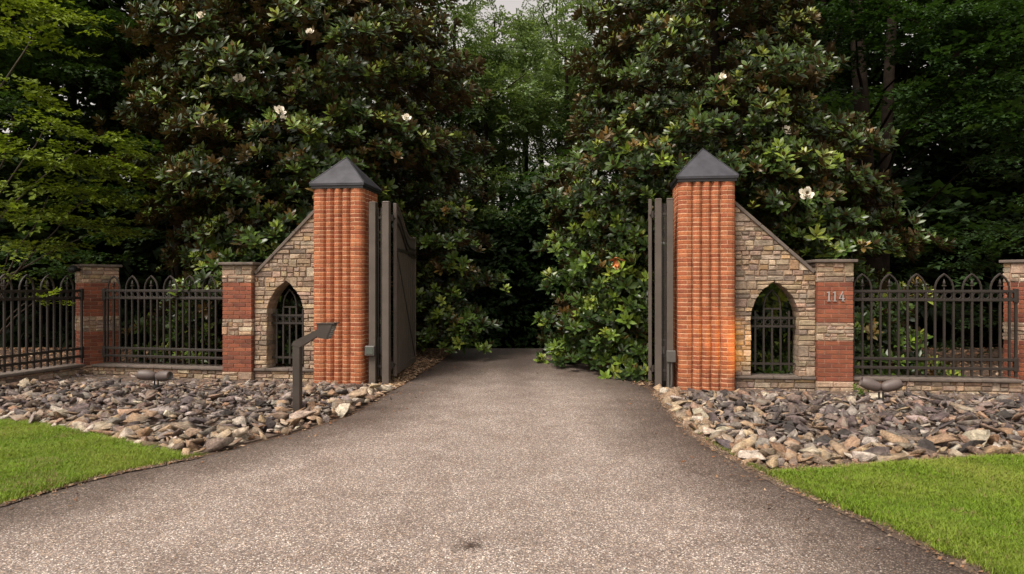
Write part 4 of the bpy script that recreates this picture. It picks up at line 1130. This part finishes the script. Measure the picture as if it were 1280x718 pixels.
# ---- broadleaf trees made of flat leafy sprays
def spray_tree(name, loc, label, trunkargs, pads, col, seed, protos, dens=26, group=None, cat='tree', limbs=10, mat='green', scale=1.0, bark='bark', drop=0):
    rs = random.Random(seed); ng = np.random.default_rng(seed)
    gz = ground_z(loc[1]); root = empty(name, (loc[0], loc[1], gz), 0, label, cat, group)
    for ta in trunkargs: trunk_obj(root, *ta[:3], bark, *ta[3:])
    T = []; A = []; S = []; Cc = []; X = []
    for (x, y, z, r) in pads:
        out = math.atan2(y, x)
        for _ in range(int(dens*r*r*rs.uniform(.8, 1.2))):
            a = rs.uniform(0, 2*PI); q = r*math.sqrt(rs.random())
            T.append((x+q*math.cos(a), y+q*math.sin(a), z+rs.gauss(0, .10)*r-.25*(q/r)**2*r*.5)); X.append(math.atan2(q*math.sin(a)+y*.4, q*math.cos(a)+x*.4)+rs.gauss(0, .6))
            A.append((rs.gauss(0, .22), rs.gauss(-.06, .22), 1)); S.append(rs.uniform(.7, 1.2)*scale)
            b = rs.uniform(.7, 1.25); Cc.append(tuple(c*b for c in col))
    T = np.array(T); Mx = frames(np.array(A), np.zeros(len(T)))
    # align the spray's x axis with its outward heading
    Mx = Mx @ rotz(np.array(X)); Mx = Mx*np.array(S)[:, None, None]
    V, F, Tn = join_inst(protos, ng.integers(0, len(protos), len(T)), Mx, T, np.array(Cc))
    me = np_mesh('foliage', V, F, Tn); tag(link('foliage', me, M[mat], root), kind='stuff')
    for c in rs.sample(pads, min(limbs, len(pads))):
        ta = trunkargs[0]; z0 = max(.5, c[2]-rs.uniform(.8, 2.2)); ln = ta[3] if len(ta) > 3 else (0, 0); t = min(1, z0/ta[0])
        limb(root, (ln[0]*t, ln[1]*t, z0), (c[0]*.9, c[1]*.9, c[2]-.05), ta[1]*.2, .008, bark, sag=.03, n=5)
    return root
# bright young tree at the left edge
pads = []
bx, by = -9.6, 12.6
for x, y, d, r in ((30, 15, 12.4, .7), (75, 22, 12.8, .6), (15, 45, 12.0, .45), (55, 66, 12.6, .35), (5, 95, 12.2, .3), (20, 155, 11.8, .7), (25, 118, 12.6, .3), (75, 150, 13, .25), (100, 170, 12.6, .5), (130, 175, 12.8, .5), (145, 190, 12.9, .45), (45, 190, 12.0, .7), (90, 205, 12.3, .8), (140, 215, 12.8, .6), (170, 225, 13.2, .45), (20, 230, 11.8, .75), (70, 245, 12.2, .7), (120, 250, 12.7, .6), (30, 270, 11.9, .7), (90, 280, 12.7, .55), (15, 310, 11.9, .6), (135, 290, 12.9, .4), (50, 310, 12.3, .45), (10, 345, 11.8, .4), (60, 372, 11.6, .28), (40, 378, 11.5, .25), (-30, 100, 12, .9), (-40, 180, 12, .9), (-30, 10, 12.2, .9), (-30, 260, 12, .8)):
    p_ = px_pt(x, y, d); pads.append((p_[0]-bx, p_[1]-by, p_[2], r))
spray_tree('young_beech', (bx, by), 'bright yellow green young tree reaching in from the left edge over the fence', [(8.5, .10, .03)], pads, (.165, .225, .027), 5, SP, dens=34, limbs=12, bark='barkpale')
# darker layered tree behind it
pads = []
bx, by = -8.6, 17.5
for x, y, d, r in ((120, 30, 16, .9), (160, 45, 16.4, .9), (200, 40, 16.6, .9), (215, 80, 17, .7), (120, 95, 16, .8), (60, 60, 16, 1), (190, 130, 16.5, .7), (230, 150, 17, .7), (180, 185, 15.6, .7), (215, 205, 16, .8), (160, 240, 15.6, .7), (200, 250, 16, .6), (175, 290, 15.5, .6), (130, 320, 15, .6), (90, 335, 15, .6), (30, 320, 15, .7), (20, 130, 15.5, 1), (80, 10, 16, 1), (240, 10, 17, 1)):
    p_ = px_pt(x, y, d); pads.append((p_[0]-bx, p_[1]-by, p_[2]-ground_z(by), r))
spray_tree('broadleaf_tree', (bx, by), 'dark green layered tree between the bright left tree and the left magnolia', [(11, .16, .05)], pads, (.030, .060, .014), 6, SP, dens=34, limbs=12, scale=1.1)
# twin-trunk tree on the right
pads = []
bx, by = 8.85, 16.6
for x, y, d, r in ((1060, 15, 14.5, .9), (1120, 20, 14, .9), (1180, 30, 13.5, .9), (1240, 20, 13.5, 1), (1150, 60, 13.8, .7), (1090, 70, 14.6, .7), (1210, 75, 13.2, .8), (1265, 60, 13, .8), (1180, 110, 13.4, .6), (1240, 110, 13, .7), (1130, 120, 14, .5), (1165, 140, 13.5, .5), (1215, 150, 13, .6), (1260, 150, 12.8, .6), (1270, 190, 13, .5), (1040, 50, 15.5, .8), (1010, 20, 16, .9), (1000, 80, 16, .6), (1045, 110, 15.8, .5), (1050, 200, 15.6, .35), (1230, 200, 14.5, .4)):
    p_ = px_pt(x, y, d); pads.append((p_[0]-bx, p_[1]-by, p_[2]-ground_z(by), r))
spray_tree('twin_trunk_tree', (bx, by), 'tall dark tree with two trunks and layered green branches behind the right fence', [(14, .23, .10, (-.75, 0)), (14, .16, .08, (.9, .3))], pads, (.028, .062, .015), 8, SP, dens=48, limbs=7, scale=1.15)
pads = []
bx, by = 11.6, 13.4
for x, y, d, r in ((1240, 290, 12.5, .6), (1265, 250, 12.5, .5), (1215, 320, 13, .5), (1270, 310, 12.4, .5), (1190, 335, 13.5, .45), (1245, 340, 12.8, .5), (1300, 280, 12.4, .8), (1320, 200, 12.5, .9), (1200, 380, 13.5, .5), (1235, 400, 13.4, .5), (1220, 430, 13.5, .5)):
    p_ = px_pt(x, y, d); pads.append((p_[0]-bx, p_[1]-by, p_[2]-ground_z(by), r))
spray_tree('understory_tree', (bx, by), 'small dim understory tree behind the right fence near the right edge', [(5.5, .08, .03)], pads, (.028, .058, .016), 9, SP, dens=30, limbs=8)

# ---- the wood behind: tall trees with shared crown meshes
crowns = []
for s in range(4):
    rs = random.Random(200+s); T = []; X = []; A = []; S = []; Cc = []
    for c in range(34):
        z = rs.uniform(3.0, 17.5); e = 1-((z-9)/10.5)**2; rr = 3.6*max(.15, e)**.5*rs.uniform(.2, 1); a = rs.uniform(0, 2*PI); r = rs.uniform(.7, 1.35)
        for _ in range(int(17*r*r)):
            b = rs.uniform(0, 2*PI); q = r*math.sqrt(rs.random()); T.append((rr*math.cos(a)+q*math.cos(b), rr*math.sin(a)+q*math.sin(b), z+rs.gauss(0, .2)-.2*q*q)); X.append(rs.uniform(0, 6.28)); A.append((rs.gauss(0, .3), rs.gauss(0, .3), 1)); S.append(rs.uniform(1.2, 2.0)); k_ = rs.uniform(.7, 1.3); Cc.append((.034*k_, .066*k_, .018*k_))
    T = np.array(T); Mx = (frames(np.array(A), np.zeros(len(T))) @ rotz(np.array(X)))*np.array(S)[:, None, None]
    V, F, Tn = join_inst(SPB, np.random.default_rng(s).integers(0, 5, len(T)), Mx, T, np.array(Cc))
    me = np_mesh('crown', V, F, Tn); me.materials.append(M['green']); crowns.append(me)
rs = random.Random(321); T = []; X = []; A = []; S = []; Cc = []
for c in range(52):
    z = rs.uniform(3.0, 17.5); rr = 3.4*rs.uniform(.1, 1); a = rs.uniform(0, 2*PI); r = rs.uniform(.5, 1.15)
    for _ in range(int(22*r*r)):
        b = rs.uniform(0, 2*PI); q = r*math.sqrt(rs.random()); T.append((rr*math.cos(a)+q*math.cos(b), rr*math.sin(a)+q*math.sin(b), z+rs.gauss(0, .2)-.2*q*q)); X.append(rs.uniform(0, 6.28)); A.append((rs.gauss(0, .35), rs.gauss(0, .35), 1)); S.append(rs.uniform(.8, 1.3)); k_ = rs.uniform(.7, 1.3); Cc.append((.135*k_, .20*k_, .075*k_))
T = np.array(T); Mx = (frames(np.array(A), np.zeros(len(T))) @ rotz(np.array(X)))*np.array(S)[:, None, None]
V, F, Tn = join_inst(SPB, np.random.default_rng(9).integers(0, 5, len(T)), Mx, T, np.array(Cc))
thin = np_mesh('crown', V, F, Tn); thin.materials.append(M['green'])  # far crowns tinted pale to stand in for haze and sunlight
tks = []
for s in range(3):
    b = MB(); P = [(.10*math.sin(i*.9+s), .08*math.cos(i*.7+s*2), -.3+i*1.5) for i in range(12)]; b.tube(P, [.26-.018*i for i in range(12)], 9)
    for q in range(7):
        a = q*2.4+s; z0 = 4+q*1.5; b.tube([(0, 0, z0), (1.2*math.cos(a), 1.2*math.sin(a), z0+1.1), (2.6*math.cos(a), 2.6*math.sin(a), z0+1.8)], [.07, .05, .02], 5)
    me = b.mesh('trunk', True); me.materials.append(M['bark']); tks.append(me)
spots = [(-14, 17), (-12.5, 21), (-9.5, 22), (-16.5, 23), (-20, 20), (-7.5, 25), (-12, 27), (-18, 28), (-6, 29), (-23, 26), (-15, 32), (-9.5, 33), (-6.5, 36), (-22, 34),
         (-1.6, 40), (3.2, 41), (1.0, 46), (-3.2, 39), (5, 39), (.6, 52), (2.2, 50), (-.6, 44), (3.8, 46), (-2.5, 48), (5.6, 44), (-3.8, 43), (4.6, 50), (-1.5, 58), (1.2, 62), (3.8, 57), (-3.5, 63), (5.5, 64), (-5.5, 42), (7.2, 40), (7.5, 27), (7.8, 34), (10.5, 23), (13.5, 20.5), (12.4, 27), (16.5, 24), (9.5, 31), (15, 31), (19.5, 28), (19, 21), (21.5, 34), (13, 36), (23, 24), (-27, 31), (26, 30), (17.5, 17.5), (11, 41), (-12, 41), (-19, 41), (18, 42)]
for i, (x, y) in enumerate(spots):
    far = y > 38
    reg = ('tall pale green tree standing far beyond the crest, seen through the gap over the driveway', 'pale green trees seen through the gap over the driveway') if far and abs(x) < 6.5 else ('tall dark tree standing at the far back of the wood', 'trees at the far back of the wood') if far or y > 33 else ('tall dark tree in the wood behind the left iron fences', 'dark trees behind the left iron fences') if x < 0 else ('tall dark tree in the wood behind the right iron fence', 'dark trees behind the right iron fence')
    o = empty('forest_tree', (x, y, ground_z(y)), rng.uniform(0, 6.28), reg[0], 'tree', reg[1])
    k = rng.uniform(.9, 1.15); o.scale = (k, k, k*(1.7 if y > 55 else rng.uniform(1.0, 1.2)) if far else k*rng.uniform(.95, 1.15))
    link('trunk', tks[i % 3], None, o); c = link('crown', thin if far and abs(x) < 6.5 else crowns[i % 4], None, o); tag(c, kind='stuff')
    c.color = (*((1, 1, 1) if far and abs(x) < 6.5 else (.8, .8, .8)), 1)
# undergrowth mass closing the view
rs = random.Random(77); T = []; X = []; A = []; S = []; Cc = []
def fill(n, xr, yr, zt):
    for _ in range(n):
        y = rs.uniform(*yr); x = rs.uniform(*xr)*y/30
        if abs(x/y-.015) < .085 and zt > 10 and rs.random() < .93: continue
        h = zt*(.75+.5*noise.noise(Vector((x*.25, y*.2, 3)))); z = h*rs.random()**.9
        T.append((x, y, ground_z(y)+z)); X.append(rs.uniform(0, 6.28)); A.append((rs.gauss(0, .4), rs.gauss(-.3, .4), 1)); S.append(rs.uniform(1.6, 3.0)); k_ = rs.uniform(.6, 1.2); Cc.append((.022*k_, .042*k_, .013*k_))
fill(5200, (-32, 32), (32, 50), 15.0); fill(2600, (-32, 32), (44, 54), 6); n0 = len(Cc); fill(2600, (-4.2, 5.0), (36, 50), 9.9); Cc[n0:] = [(1.5*a_, 1.7*b_, 1.3*c_) for a_, b_, c_ in Cc[n0:]]; fill(2600, (-24, -5), (19, 32), 8.5); fill(2600, (6, 26), (19, 32), 8.5)  # centre sprays brightened in colour to make up for missing light
T = np.array(T); Mx = (frames(np.array(A), np.zeros(len(T))) @ rotz(np.array(X)))*np.array(S)[:, None, None]
V, F, Tn = join_inst(SPB, np.random.default_rng(5).integers(0, 5, len(T)), Mx, T, np.array(Cc))
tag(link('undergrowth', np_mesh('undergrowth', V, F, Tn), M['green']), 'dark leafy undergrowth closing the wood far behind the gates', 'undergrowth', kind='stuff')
# small weed beside the right floodlight
v_, f_, m_ = whorl(5, 16, .07, .02); V, F, Tn = join_inst([(v_, f_, m_)], np.zeros(5, int), frames(nrg.normal(0, .3, (5, 3))+[0, 0, 1], nrg.uniform(0, 6, 5)), np.array([(rng.uniform(-.09, .09), rng.uniform(-.05, .05), .06+.02*i) for i in range(5)]), np.tile([(.16, .26, .06)], (5, 1)))
o = link('weed', np_mesh('weed', V, F, Tn, True), M['green']); o.location = (4.60, 9.0, .06); tag(o, 'small pale green weed growing from the rocks beside the right floodlight', 'weed')
print('tris', sum(len(o.data.polygons) for o in bpy.data.objects if o.type == 'MESH'), 'objs', len(bpy.data.objects))
